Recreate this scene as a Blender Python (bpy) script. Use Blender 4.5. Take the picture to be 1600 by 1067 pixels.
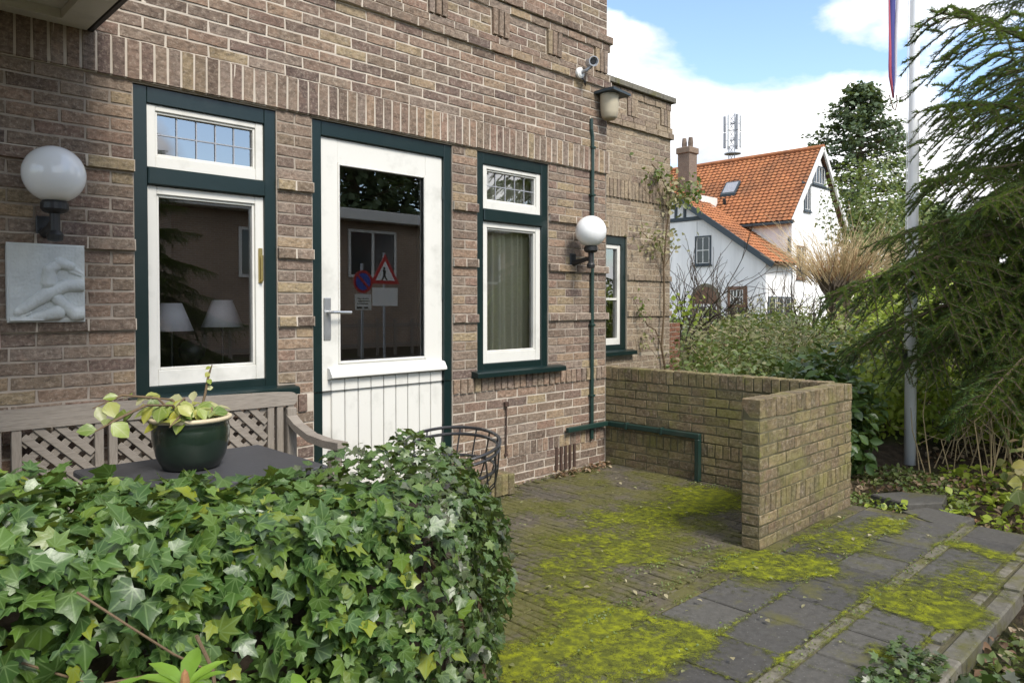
import bpy, math, random
import numpy as np
from mathutils import Matrix, Vector, noise as mnoise
R = math.radians
for o in list(bpy.data.objects):
    bpy.data.objects.remove(o)
sc = bpy.context.scene
COL = sc.collection
# ------------------------------------------------------------------ camera
CAM = np.array([0.0, -4.0, 1.38]); YAW = 0.79575; PITCH = -0.021556; FPX = 1145.84
cam = bpy.data.cameras.new('camera'); camo = bpy.data.objects.new('camera', cam); COL.objects.link(camo)
camo.location = CAM; camo.rotation_euler = (math.pi/2+PITCH, 0, YAW-math.pi/2)
cam.sensor_width = 36; cam.lens = 36*FPX/1600; cam.shift_y = -0.0201
cam.clip_start = 0.02; cam.clip_end = 3000
sc.camera = camo
# ------------------------------------------------------------------ world and sun
SUN_EL, SUN_AZ = 47.0, 262.0      # azimuth: angle of the sun's direction from +X, degrees
w = bpy.data.worlds.new('World'); sc.world = w; w.use_nodes = True
wt = w.node_tree; wt.nodes.clear()
def wn(t, **k):
    n = wt.nodes.new(t)
    for a, b in k.items(): setattr(n, a, b)
    return n
wo = wn('ShaderNodeOutputWorld'); bg = wn('ShaderNodeBackground'); bg.inputs[1].default_value = 0.130
sky = wn('ShaderNodeTexSky', sky_type='NISHITA', sun_disc=False)
sky.sun_elevation = R(SUN_EL); sky.sun_rotation = R(90-SUN_AZ); sky.altitude = 0; sky.air_density = 1.0; sky.dust_density = 0.6; sky.ozone_density = 1.6
tc = wn('ShaderNodeTexCoord')
mp = wn('ShaderNodeMapping'); mp.inputs['Location'].default_value = (1.012, 7.198, 0.934); mp.inputs['Rotation'].default_value = (0, 0, 0.4888); mp.inputs['Scale'].default_value = (1, 1, 1.9)
wt.links.new(tc.outputs['Generated'], mp.inputs[0])
nz = wn('ShaderNodeTexNoise'); nz.inputs['Scale'].default_value = 2.6; nz.inputs['Detail'].default_value = 12; nz.inputs['Roughness'].default_value = 0.52; nz.inputs['Distortion'].default_value = 0.15
wt.links.new(mp.outputs[0], nz.inputs['Vector'])
cr = wn('ShaderNodeValToRGB'); cr.color_ramp.elements[0].position = 0.46; cr.color_ramp.elements[1].position = 0.53
wt.links.new(nz.outputs['Fac'], cr.inputs[0])
nz2 = wn('ShaderNodeTexNoise'); nz2.inputs['Scale'].default_value = 5; nz2.inputs['Detail'].default_value = 6
wt.links.new(mp.outputs[0], nz2.inputs['Vector'])
cr2 = wn('ShaderNodeValToRGB'); cr2.color_ramp.elements[0].position = 0.34; cr2.color_ramp.elements[1].position = 0.56
cr2.color_ramp.elements[0].color = (3.0, 3.12, 3.45, 1); cr2.color_ramp.elements[1].color = (5.8, 5.8, 5.85, 1)
wt.links.new(nz2.outputs['Fac'], cr2.inputs[0])
mx = wn('ShaderNodeMix', data_type='RGBA')
wt.links.new(cr.outputs[0], mx.inputs[0]); wt.links.new(sky.outputs[0], mx.inputs[6]); wt.links.new(cr2.outputs[0], mx.inputs[7])
wt.links.new(mx.outputs[2], bg.inputs[0]); wt.links.new(bg.outputs[0], wo.inputs[0])
sl = bpy.data.lights.new('sun', 'SUN'); so = bpy.data.objects.new('sun', sl); COL.objects.link(so)
sl.energy = 2.0; sl.angle = R(20); sl.color = (1.0, 0.95, 0.88)
sd = Vector((math.cos(R(SUN_EL))*math.cos(R(SUN_AZ)), math.cos(R(SUN_EL))*math.sin(R(SUN_AZ)), math.sin(R(SUN_EL))))
so.rotation_euler = (-sd).to_track_quat('-Z', 'Y').to_euler(); so.location = (-6, -14, 14)
vs = sc.view_settings; vs.view_transform = 'Standard'; vs.look = 'None'; vs.gamma = 1.0; vs.use_curve_mapping = False; vs.exposure = 1.22
sc.cycles.max_bounces = 8; sc.cycles.transparent_max_bounces = 12; sc.cycles.use_denoising = True
sc.cycles.caustics_reflective = False; sc.cycles.caustics_refractive = False

# ------------------------------------------------------------------ helpers
rng = np.random.default_rng(7); random.seed(7)
WL = {}                                   # world location of every object's origin
def prop(o, label=None, cat=None, group=None, kind=None):
    for k, v in (('label', label), ('category', cat), ('group', group), ('kind', kind)):
        if v: o[k] = v
    return o
def empty(name, loc, label=None, cat=None, group=None, kind=None, parent=None):
    o = bpy.data.objects.new(name, None); COL.objects.link(o); o.empty_display_size = 0.1
    WL[o] = np.array(loc, float)
    if parent: o.parent = parent; o.location = WL[o]-WL[parent]
    else: o.location = WL[o]
    return prop(o, label, cat, group, kind)
def link(o, parent, wl):
    COL.objects.link(o); WL[o] = np.array(wl, float)
    if parent: o.parent = parent; o.location = WL[o]-WL[parent]
    else: o.location = WL[o]
    return o
def mesh(name, V, F, mat, smooth=False, tint=None, luv=None):
    me = bpy.data.meshes.new(name); V = np.asarray(V, float)
    if isinstance(F, np.ndarray):
        n, k = F.shape
        me.vertices.add(len(V)); me.vertices.foreach_set('co', V.ravel())
        me.loops.add(n*k); me.loops.foreach_set('vertex_index', F.ravel().astype(np.int32))
        me.polygons.add(n); me.polygons.foreach_set('loop_start', np.arange(0, n*k, k, dtype=np.int32))
        me.polygons.foreach_set('loop_total', np.full(n, k, np.int32))
        me.update(calc_edges=True)
    else:
        me.from_pydata(V.tolist(), [], F)
    if tint is not None:
        me.attributes.new('tint', 'FLOAT', 'FACE').data.foreach_set('value', np.asarray(tint, np.float32))
    if luv is not None:
        me.attributes.new('luv', 'FLOAT_VECTOR', 'POINT').data.foreach_set('vector', np.asarray(luv, np.float32).ravel())
    me.polygons.foreach_set('use_smooth', np.full(len(me.polygons), bool(smooth)))
    if mat: me.materials.append(mat)
    return me
def mk(name, V, F, mat, parent=None, smooth=False, tint=None, luv=None, kind=None, label=None, cat=None, group=None, base=False):
    V = np.asarray(V, float); c = (V.max(0)+V.min(0))/2
    if base: c[2] = V[:, 2].min()
    o = bpy.data.objects.new(name, mesh(name, V-c, F, mat, smooth, tint, luv))
    link(o, parent, c)
    return prop(o, label, cat, group, kind)
class MB:
    """collects shapes for one mesh object"""
    def __init__(s): s.V = []; s.F = []
    def add(s, V, F):
        b = len(s.V); s.V += [tuple(v) for v in V]; s.F += [tuple(i+b for i in f) for f in F]; return s
    def box(s, x0, x1, y0, y1, z0, z1, c=0.0):
        x0, x1 = min(x0, x1), max(x0, x1); y0, y1 = min(y0, y1), max(y0, y1); z0, z1 = min(z0, z1), max(z0, z1)
        if c <= 0:
            V = [(x, y, z) for z in (z0, z1) for y in (y0, y1) for x in (x0, x1)]
            return s.add(V, [(0,2,3,1),(4,5,7,6),(0,1,5,4),(2,6,7,3),(0,4,6,2),(1,3,7,5)])
        c = min(c, (x1-x0)*.45, (y1-y0)*.45, (z1-z0)*.45)
        V = []; idx = {}
        for i, (sx, sy, sz) in enumerate([(a, b, d) for a in (0, 1) for b in (0, 1) for d in (0, 1)]):
            X = (x0, x1)[sx]; Y = (y0, y1)[sy]; Z = (z0, z1)[sz]; dx = c*(1-2*sx); dy = c*(1-2*sy); dz = c*(1-2*sz)
            idx[(sx, sy, sz)] = len(V); V += [(X, Y+dy, Z+dz), (X+dx, Y, Z+dz), (X+dx, Y+dy, Z)]
        F = []; g = lambda a, b, d, k: idx[(a, b, d)]+k
        F += [(g(0,0,0,0), g(0,0,1,0), g(0,1,1,0), g(0,1,0,0)), (g(1,0,0,0), g(1,1,0,0), g(1,1,1,0), g(1,0,1,0))]
        F += [(g(0,0,0,1), g(1,0,0,1), g(1,0,1,1), g(0,0,1,1)), (g(0,1,0,1), g(0,1,1,1), g(1,1,1,1), g(1,1,0,1))]
        F += [(g(0,0,0,2), g(0,1,0,2), g(1,1,0,2), g(1,0,0,2)), (g(0,0,1,2), g(1,0,1,2), g(1,1,1,2), g(0,1,1,2))]
        for d in (0, 1):
            for a in (0, 1): F.append((g(a,0,d,0), g(a,0,d,2), g(a,1,d,2), g(a,1,d,0)))
            for b in (0, 1): F.append((g(0,b,d,1), g(0,b,d,2), g(1,b,d,2), g(1,b,d,1)))
        for a in (0, 1):
            for b in (0, 1): F.append((g(a,b,0,0), g(a,b,0,1), g(a,b,1,1), g(a,b,1,0)))
        for a in (0, 1):
            for b in (0, 1):
                for d in (0, 1): F.append((g(a,b,d,0), g(a,b,d,1), g(a,b,d,2)))
        return s.add(V, F)
    def bar(s, p, q, wd, th, up=(0, 0, 1), c=0.002):
        """bevelled beam from p to q; wd across, th along up"""
        p = Vector(p); q = Vector(q); d = (q-p); L = d.length; d.normalize(); up = Vector(up)
        sdv = d.cross(up).normalized(); u2 = sdv.cross(d).normalized()
        b = MB().box(0, L, -wd/2, wd/2, -th/2, th/2, c)
        return s.add([p+d*v[0]+sdv*v[1]+u2*v[2] for v in b.V], b.F)
    def tube(s, pts, rad, n=8, cap=True):
        pts = [Vector(p) for p in pts]; k = len(pts)
        if not hasattr(rad, '__len__'): rad = [rad]*k
        V = []; F = []; pv = None
        for i, p in enumerate(pts):
            t = (pts[min(i+1, k-1)]-pts[max(i-1, 0)]).normalized()
            if pv is None:
                a = Vector((0, 0, 1)) if abs(t.z) < .9 else Vector((1, 0, 0)); u = t.cross(a).normalized()
            else:
                u = (pv-t*pv.dot(t)).normalized()
            pv = u; v = t.cross(u)
            for j in range(n):
                a = 2*math.pi*j/n; V.append(p+(u*math.cos(a)+v*math.sin(a))*rad[i])
        for i in range(k-1):
            for j in range(n):
                F.append((i*n+j, i*n+(j+1) % n, (i+1)*n+(j+1) % n, (i+1)*n+j))
        if cap and n > 2:
            F.append(tuple(range(n-1, -1, -1))); F.append(tuple((k-1)*n+j for j in range(n)))
        return s.add(V, F)
    def lathe(s, prof, c=(0, 0, 0), n=24, axis=None):
        V = []; F = []; c = Vector(c); m = len(prof)
        q = Vector((0, 0, 1)).rotation_difference(Vector(axis)) if axis is not None else None
        for r, z in prof:
            for j in range(n):
                a = 2*math.pi*j/n; p = Vector((r*math.cos(a), r*math.sin(a), z))
                V.append(c+(q @ p if q else p))
        for i in range(m-1):
            for j in range(n):
                F.append((i*n+j, i*n+(j+1) % n, (i+1)*n+(j+1) % n, (i+1)*n+j))
        if prof[0][0] > 1e-6: F.append(tuple(range(n-1, -1, -1)))
        if prof[-1][0] > 1e-6: F.append(tuple((m-1)*n+j for j in range(n)))
        return s.add(V, F)
    def prism(s, poly, a, b, axis='x'):
        """extrude a 2-D outline between a and b along axis ('x': outline is (y,z); 'y': (x,z); 'z': (x,y))"""
        n = len(poly); f = {'x': lambda t, p: (t, p[0], p[1]), 'y': lambda t, p: (p[0], t, p[1]), 'z': lambda t, p: (p[0], p[1], t)}[axis]
        V = [f(a, p) for p in poly]+[f(b, p) for p in poly]
        return s.add(V, [tuple(range(n-1, -1, -1)), tuple(range(n, 2*n))]+[(i, (i+1) % n, n+(i+1) % n, n+i) for i in range(n)])
    def mk(s, name, mat, parent=None, **k): return mk(name, s.V, s.F, mat, parent, **k)

# ------------------------------------------------------------------ materials
class NT:
    def __init__(s, name):
        s.m = bpy.data.materials.new(name); s.m.use_nodes = True; s.t = s.m.node_tree; s.t.nodes.clear()
        s.out = s.t.nodes.new('ShaderNodeOutputMaterial')
    def n(s, t, ins=None, **k):
        nd = s.t.nodes.new(t)
        for a, b in k.items(): setattr(nd, a, b)
        for a, b in (ins or {}).items(): s.set(nd.inputs[a], b)
        return nd
    def set(s, sock, v):
        if hasattr(v, 'is_output'): s.t.links.new(v, sock)
        elif hasattr(v, '__len__') and len(v) == 3 and sock.type == 'RGBA': sock.default_value = (*v, 1)
        else: sock.default_value = v
    def math(s, op, a, b=None, c=None, clamp=False):
        nd = s.n('ShaderNodeMath', operation=op, use_clamp=clamp); s.set(nd.inputs[0], a)
        if b is not None: s.set(nd.inputs[1], b)
        if c is not None: s.set(nd.inputs[2], c)
        return nd.outputs[0]
    def mix(s, f, a, b, mode='MIX'):
        nd = s.n('ShaderNodeMix', data_type='RGBA', blend_type=mode); s.set(nd.inputs[0], f); s.set(nd.inputs[6], a); s.set(nd.inputs[7], b)
        return nd.outputs[2]
    def noise(s, sc_, det=4, rough=.55, vec=None, dist=0):
        nd = s.n('ShaderNodeTexNoise', {'Scale': sc_, 'Detail': det, 'Roughness': rough, 'Distortion': dist})
        s.set(nd.inputs['Vector'], vec if vec is not None else s.pos()); return nd.outputs['Fac']
    def pos(s):
        if not hasattr(s, '_p'): s._p = s.n('ShaderNodeNewGeometry').outputs['Position']
        return s._p
    def ramp(s, f, stops, interp='LINEAR'):
        nd = s.n('ShaderNodeValToRGB'); cr = nd.color_ramp; cr.interpolation = interp
        while len(cr.elements) < len(stops): cr.elements.new(.5)
        for e, (p, c) in zip(cr.elements, stops):
            e.position = p; e.color = (*c, 1) if hasattr(c, '__len__') else (c, c, c, 1)
        s.set(nd.inputs[0], f); return nd.outputs[0]
    def tint(s):
        a = s.n('ShaderNodeAttribute', attribute_name='tint').outputs['Fac']
        r = s.n('ShaderNodeObjectInfo').outputs['Random']
        return s.math('FRACT', s.math('ADD', a, r))
    def finish(s, col, rough=.7, bump=None, bstr=.3, bdist=.01, spec=.4, **k):
        p = s.n('ShaderNodeBsdfPrincipled'); s.set(p.inputs['Base Color'], col); s.set(p.inputs['Roughness'], rough)
        s.set(p.inputs['Specular IOR Level'], spec)
        for a, b in k.items(): s.set(p.inputs[a.replace('_', ' ')], b)
        if bump is not None:
            bn = s.n('ShaderNodeBump', {'Strength': bstr, 'Distance': bdist, 'Height': bump}); s.t.links.new(bn.outputs[0], p.inputs['Normal'])
        s.t.links.new(p.outputs[0], s.out.inputs[0]); return s.m
def pal(cols):
    n = len(cols); return [(i/(n-1) if n > 1 else 0, c) for i, c in enumerate(cols)]
def simple(name, c, rough=.5, var=.15, nscale=12, bump=.15, bscale=80, spec=.4, bdist=.004, **k):
    t = NT(name); n = t.noise(nscale, 6)
    f = t.math('MULTIPLY_ADD', n, 2*var, 1-var)
    col = t.mix(1.0, c, t.n('ShaderNodeCombineColor', {0: f, 1: f, 2: f}).outputs[0], 'MULTIPLY')
    rg = t.math('MULTIPLY_ADD', n, .25, rough-.12, clamp=True)
    return t.finish(col, rg, t.noise(bscale, 4), bump, bdist, spec, **k)
def brick_mat(name, cols, dirt=(.035, .026, .02), moss=None, mossamt=0, frost=.35):
    t = NT(name); c = t.ramp(t.tint(), pal(cols))
    mpn = t.n('ShaderNodeMapping'); t.set(mpn.inputs[0], t.pos()); mpn.inputs['Scale'].default_value = (1, 1, 2.2)
    c = t.mix(t.ramp(t.noise(26, 9, .72, mpn.outputs[0], .4), [(.42, 0.0), (.70, .78)]), c, dirt)           # kiln marks
    c = t.mix(t.math('MULTIPLY', t.ramp(t.noise(48, 8, .75), [(.50, 0.0), (.68, 1.0)]), frost*1.3), c, (.58, .50, .40))
    c = t.mix(t.ramp(t.noise(11, 5, .6), [(.55, 0.0), (.75, .3)]), c, (.28, .165, .11))
    n3 = t.noise(2.2, 3); c = t.mix(.55, c, t.ramp(n3, [(.3, (.72, .66, .62)), (.7, (1.0, .97, .94))]), 'MULTIPLY')
    rough = .85
    if moss:
        zz = t.n('ShaderNodeSeparateXYZ', {0: t.pos()}).outputs[2]
        m = t.math('ADD', t.noise(3.0, 7, .62), mossamt)
        c = t.mix(t.ramp(m, [(.50, 0.0), (.78, .85)]), c, moss)
        c = t.mix(t.ramp(t.math('ADD', t.noise(14, 5), mossamt*.6), [(.62, 0.0), (.8, .6)]), c, (.20, .21, .035))
        c = t.mix(t.math('MULTIPLY', t.ramp(t.noise(7, 6, .7), [(.55, 0.0), (.7, 1.0)]), .5), c, (.035, .03, .02))
    b = t.math('ADD', t.noise(140, 6, .75), t.math('MULTIPLY', t.noise(38, 6, .7), 2.0))
    return t.finish(c, rough, b, .85, .004, .2)
M = {}
M['brick'] = brick_mat('brick_clay', [(.140, .103, .080), (.27, .208, .154), (.205, .150, .120), (.32, .222, .158), (.245, .185, .136), (.155, .113, .096), (.29, .194, .144), (.365, .29, .175), (.185, .141, .112), (.285, .226, .180), (.22, .166, .120)])
M['brick_annex'] = brick_mat('brick_annex_clay', [(.26, .205, .15), (.36, .29, .205), (.30, .24, .175), (.41, .33, .225), (.32, .255, .18), (.24, .185, .145)])
M['brick_moss'] = brick_mat('brick_mossy', [(.16, .125, .075), (.22, .175, .095), (.18, .14, .085), (.27, .215, .115), (.20, .17, .09), (.13, .105, .07)], moss=(.185, .18, .05), mossamt=.03, frost=.3)
M['brick_pink'] = brick_mat('brick_pale_pink', [(.36, .27, .23), (.33, .25, .21)])
def mortar(name, c, c2):
    t = NT(name); col = t.mix(t.ramp(t.noise(5, 6, .6), [(.35, 0.0), (.7, 1.0)]), c, c2)
    return t.finish(col, .95, t.noise(170, 4), .6, .003, .1)
M['mortar'] = mortar('mortar_pale', (.55, .485, .40), (.37, .32, .26))
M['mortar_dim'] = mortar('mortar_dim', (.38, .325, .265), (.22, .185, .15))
M['mortar_moss'] = mortar('mortar_mossy', (.15, .135, .085), (.055, .05, .025))
M['mortar_annex'] = mortar('mortar_annex', (.46, .40, .31), (.32, .27, .20))
def paint(name, c, rough=.35, var=.06, dirt=.25, dc=(.12, .12, .08)):
    t = NT(name); d = t.ramp(t.noise(3.5, 8, .65), [(.52, 0.0), (.8, dirt)])
    col = t.mix(d, c, dc); b = t.math('ADD', t.noise(60, 3), t.math('MULTIPLY', t.noise(8, 2), 1.5))
    return t.finish(col, rough, b, .12, .003, .45)
M['cream'] = paint('paint_cream', (.64, .625, .57), .36, dirt=.4)
M['white'] = paint('paint_white', (.66, .65, .61), .35, dirt=.15)
M['green'] = paint('paint_dark_green', (.006, .017, .016), .30, dirt=.3, dc=(.035, .042, .04))
M['green_pipe'] = paint('paint_pipe_green', (.012, .034, .027), .4, dirt=.5, dc=(.06, .065, .05))
M['black'] = simple('black_metal', (.018, .018, .018), .45, .3)
M['brass'] = simple('brass', (.55, .42, .16), .3, .1, Metallic=.9)
M['steel'] = simple('brushed_steel', (.50, .50, .49), .38, .08, Metallic=.85)
M['lead'] = simple('lead_bar', (.30, .31, .33), .45, .2)
def glass(name, k, add):
    t = NT(name); tr = t.n('ShaderNodeBsdfTransparent', {0: (.93, .95, .94)}); gl = t.n('ShaderNodeBsdfGlossy', {0: (1, 1, 1), 'Roughness': 0.0})
    bn = t.n('ShaderNodeBump', {'Strength': .05, 'Distance': .004, 'Height': t.noise(1.6, 1)}); t.t.links.new(bn.outputs[0], gl.inputs['Normal'])
    f = t.n('ShaderNodeFresnel', {'IOR': 1.5}).outputs[0]
    ms = t.n('ShaderNodeMixShader'); t.set(ms.inputs[0], t.math('MULTIPLY_ADD', f, k, add, clamp=True))
    t.t.links.new(tr.outputs[0], ms.inputs[1]); t.t.links.new(gl.outputs[0], ms.inputs[2]); t.t.links.new(ms.outputs[0], t.out.inputs[0]); return t.m
M['glass'] = glass('window_glass', 3.6, .05)
M['glass_lead'] = glass('leaded_glass', 3.0, .16)
M['opal'] = simple('opal_glass', (.82, .82, .81), .18, .02, bump=.0, spec=.5, Coat_Weight=.5, Coat_Roughness=.08)
M['wood'] = None
def wood(name, cols, axis, rough=.8):
    t = NT(name); mpn = t.n('ShaderNodeMapping'); t.set(mpn.inputs[0], t.pos()); mpn.inputs['Scale'].default_value = axis
    g = t.noise(22, 8, .6, mpn.outputs[0]); c = t.ramp(g, pal(cols))
    c = t.mix(.5, c, t.ramp(t.noise(4, 3), [(.3, (.7, .7, .7)), (.7, (1, 1, 1))]), 'MULTIPLY')
    return t.finish(c, rough, g, .5, .004, .2)
M['teak'] = wood('weathered_teak', [(.12, .10, .082), (.26, .228, .19), (.34, .305, .26)], (.7, 3, 6))
M['teak2'] = wood('weathered_teak_upright', [(.11, .092, .075), (.25, .218, .18), (.33, .295, .25)], (6, 6, .8))
M['slate'] = simple('slate_top', (.045, .045, .048), .55, .3, 6, .3, 60)
M['dark_wood'] = wood('bare_branch_bark', [(.035, .027, .02), (.08, .062, .045), (.12, .1, .07)], (5, 5, 5), .9)
M['bark'] = wood('bark', [(.05, .035, .024), (.10, .075, .05), (.16, .125, .085)], (8, 8, 2), .95)
M['twig'] = wood('twig', [(.10, .065, .04), (.20, .145, .085)], (5, 5, 5), .85)
M['straw'] = wood('straw_twig', [(.42, .31, .16), (.64, .50, .29)], (4, 4, 4), .8)
M['straw_red'] = wood('rusty_twig', [(.22, .10, .045), (.33, .18, .08)], (4, 4, 4), .8)
def leafmat(name, cols, rough=.4, vein=None, trans=.25, spec=.5, coat=0.0, gloss_var=.15):
    t = NT(name); c = t.ramp(t.tint(), pal(cols)); c = t.mix(.45, c, t.ramp(t.noise(25, 4), [(.3, (.7, .75, .65)), (.7, (1, 1, 1))]), 'MULTIPLY')
    bump = t.noise(60, 3)
    if vein:
        a = t.n('ShaderNodeAttribute', attribute_name='luv'); sx = t.n('ShaderNodeSeparateXYZ', {0: a.outputs['Vector']})
        yy = t.math('SUBTRACT', sx.outputs[1], .1); ax = t.math('ABSOLUTE', sx.outputs[0])
        th = t.math('ARCTAN2', ax, yy); r = t.math('SQRT', t.math('ADD', t.math('MULTIPLY', ax, ax), t.math('MULTIPLY', yy, yy)))
        d = t.math('MINIMUM', t.math('ABSOLUTE', th), t.math('MINIMUM', t.math('ABSOLUTE', t.math('SUBTRACT', th, .70)), t.math('ABSOLUTE', t.math('SUBTRACT', th, 1.35))))
        ds = t.math('MULTIPLY', d, r); v = t.ramp(ds, [(.008, 1.0), (.035, 0.0)])
        c = t.mix(t.math('MULTIPLY', v, .38), c, vein)
    p = t.n('ShaderNodeBsdfPrincipled'); t.set(p.inputs['Base Color'], c); t.set(p.inputs['Roughness'], t.math('MULTIPLY_ADD', t.noise(9, 3), gloss_var*2, rough-gloss_var)); t.set(p.inputs['Specular IOR Level'], spec)
    bn = t.n('ShaderNodeBump', {'Strength': .25, 'Distance': .004, 'Height': bump}); t.t.links.new(bn.outputs[0], p.inputs['Normal'])
    tl = t.n('ShaderNodeBsdfTranslucent'); t.set(tl.inputs[0], t.mix(.5, c, (.35, .45, .05), 'MIX'))
    ms = t.n('ShaderNodeMixShader', {0: trans}); t.t.links.new(p.outputs[0], ms.inputs[1]); t.t.links.new(tl.outputs[0], ms.inputs[2]); t.t.links.new(ms.outputs[0], t.out.inputs[0])
    return t.m
M['ivy'] = leafmat('ivy_leaf', [(.028, .062, .014), (.046, .098, .020), (.066, .128, .024), (.034, .076, .018), (.090, .155, .026), (.036, .080, .022), (.055, .108, .022), (.130, .200, .028), (.042, .090, .022), (.075, .135, .026), (.23, .26, .03)], .36, (.20, .29, .11), .2, .45)
M['ivy_small'] = leafmat('ivy_small_leaf', [(.028, .056, .014), (.055, .100, .022), (.036, .070, .018), (.085, .135, .030), (.09, .09, .065), (.045, .082, .02), (.13, .18, .045)], .36, (.18, .25, .10), .15, .45)
M['rhodo'] = leafmat('rhododendron_leaf', [(.14, .25, .03), (.20, .33, .04)], .35, None, .3)
M['potleaf'] = leafmat('pot_plant_leaf', [(.26, .32, .05), (.12, .19, .04), (.42, .42, .12), (.40, .38, .04), (.17, .23, .05), (.45, .42, .25), (.33, .36, .05)], .4, (.4, .42, .2), .3)
M['spruce'] = leafmat('spruce_needle', [(.040, .080, .030), (.065, .118, .038), (.105, .160, .042), (.052, .098, .036)], .6, None, .25, .2)
M['conifer'] = leafmat('far_conifer_leaf', [(.065, .095, .05), (.10, .14, .07), (.08, .115, .065)], .6, None, .15, .3)
M['shrub'] = leafmat('shrub_leaf', [(.08, .125, .028), (.13, .18, .04), (.19, .22, .06), (.10, .15, .04), (.24, .23, .10)], .5, None, .25)
M['shrub_dark'] = leafmat('laurel_leaf', [(.035, .07, .02), (.06, .11, .028), (.085, .14, .035)], .35, None, .15)
M['shrub_lime'] = leafmat('lime_leaf', [(.28, .36, .04), (.38, .44, .05), (.22, .32, .04)], .5, None, .35)
M['shrub_yellow'] = leafmat('forsythia_flower', [(.55, .46, .02), (.62, .52, .04), (.4, .40, .04)], .6, None, .3)
M['shrub_pale'] = leafmat('dry_leaf', [(.34, .29, .16), (.44, .38, .24), (.20, .21, .08), (.28, .26, .13)], .7, None, .3)
M['hydra'] = leafmat('hydrangea_leaf', [(.38, .32, .10), (.22, .25, .05), (.45, .34, .22), (.10, .15, .035), (.35, .22, .14), (.42, .42, .06)], .55, (.35, .35, .18), .25)
M['litter'] = leafmat('fallen_leaf', [(.14, .08, .045), (.22, .12, .06), (.10, .065, .04), (.28, .20, .12), (.38, .29, .19)], .7, None, .1)
M['moss'] = None
def mossmat():
    t = NT('moss'); c = t.ramp(t.noise(16, 8, .75), [(.25, (.06, .066, .018)), (.45, (.11, .122, .022)), (.57, (.21, .23, .018)), (.74, (.37, .395, .016))])
    dn = t.n('ShaderNodeAttribute', attribute_name='dens').outputs['Fac']
    c = t.mix(t.ramp(dn, [(.30, .7), (.60, 0.0)]), c, (.095, .098, .032))
    p = t.n('ShaderNodeBsdfPrincipled'); t.set(p.inputs['Base Color'], c); p.inputs['Roughness'].default_value = .95; p.inputs['Specular IOR Level'].default_value = .1
    bn = t.n('ShaderNodeBump', {'Strength': .8, 'Distance': .005, 'Height': t.math('ADD', t.noise(380, 3, .7), t.noise(110, 4))}); t.t.links.new(bn.outputs[0], p.inputs['Normal'])
    k = t.math('ADD', dn, t.math('ADD', t.math('MULTIPLY', t.math('SUBTRACT', t.noise(30, 7, .75), .5), 1.6), t.math('MULTIPLY', t.math('SUBTRACT', t.noise(170, 3, .6), .5), .9)))
    ms = t.n('ShaderNodeMixShader'); t.set(ms.inputs[0], t.ramp(k, [(.38, 0.0), (.72, .95)])); tr = t.n('ShaderNodeBsdfTransparent')
    t.t.links.new(tr.outputs[0], ms.inputs[1]); t.t.links.new(p.outputs[0], ms.inputs[2]); t.t.links.new(ms.outputs[0], t.out.inputs[0]); return t.m
M['moss'] = mossmat()
def paver(name, cols, m=.0, scale=2.4):
    t = NT(name); c = t.ramp(t.tint(), pal(cols)); n = t.noise(30, 7, .7); c = t.mix(t.ramp(n, [(.35, 0.0), (.75, .6)]), c, (.025, .022, .018))
    c = t.mix(t.ramp(t.math('ADD', t.noise(scale, 8, .65), m), [(.50, 0.0), (.62, .75)]), c, (.105, .10, .022))
    c = t.mix(t.ramp(t.noise(90, 2), [(.66, 0.0), (.72, .35)]), c, (.3, .3, .27))
    return t.finish(c, t.math('MULTIPLY_ADD', t.noise(4, 3), .4, .55), t.math('ADD', t.noise(200, 4, .7), t.noise(45, 3)), .5, .003, .3)
M['paver'] = paver('paving_brick', [(.085, .072, .052), (.125, .105, .075), (.10, .087, .066), (.145, .122, .085)], .06)
M['slab'] = paver('concrete_slab', [(.060, .057, .052), (.088, .083, .074), (.108, .102, .088), (.072, .069, .063)], -.05, 3.3)
M['kerb'] = paver('kerb_stone', [(.17, .155, .12), (.22, .20, .155), (.15, .14, .11)], 0.02, 4)
def soil():
    t = NT('soil'); c = t.ramp(t.noise(7, 8, .7), [(.3, (.035, .026, .018)), (.5, (.08, .06, .04)), (.7, (.14, .105, .07))])
    c = t.mix(t.ramp(t.noise(1.1, 5), [(.5, 0.0), (.62, .7)]), c, (.055, .07, .018))
    return t.finish(c, .95, t.math('ADD', t.noise(60, 6, .7), t.noise(15, 4)), .9, .03, .1)
M['soil'] = soil()
def stucco():
    t = NT('white_stucco'); mpn = t.n('ShaderNodeMapping'); t.set(mpn.inputs[0], t.pos()); mpn.inputs['Scale'].default_value = (1.4, 1.4, .18)
    c = t.mix(t.ramp(t.noise(1.6, 8, .65, mpn.outputs[0]), [(.45, 0.0), (.8, .5)]), (.86, .85, .82), (.50, .50, .47))
    return t.finish(c, .9, t.noise(40, 4), .3, .01, .2)
M['stucco'] = stucco()
def rooft():
    t = NT('orange_tile'); c = t.ramp(t.noise(3.5, 8, .75), [(.25, (.17, .065, .035)), (.42, (.33, .125, .055)), (.62, (.44, .18, .075)), (.85, (.40, .22, .12))])
    c = t.mix(t.ramp(t.noise(.5, 5, .6), [(.45, 0.0), (.7, .6)]), c, (.11, .065, .04))
    return t.finish(c, .8, t.noise(30, 3), .3, .01, .25)
M['roof'] = rooft()
M['frame_dark'] = simple('frame_blue_grey', (.04, .055, .065), .5, .15)
M['dark_glass'] = simple('dark_pane', (.035, .04, .045), .08, .2, bump=0, spec=.6)
M['brown'] = simple('brown_wood', (.16, .085, .05), .6, .25)
M['room'] = simple('room_wall', (.20, .15, .105), .8, .2, 2)
M['floorwood'] = wood('room_floor', [(.10, .05, .025), (.17, .09, .045)], (1, 6, 3), .4)
M['shade'] = simple('lamp_shade', (.80, .75, .80), .8, .05, Emission_Color=(0, 0, 0, 1))
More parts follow.
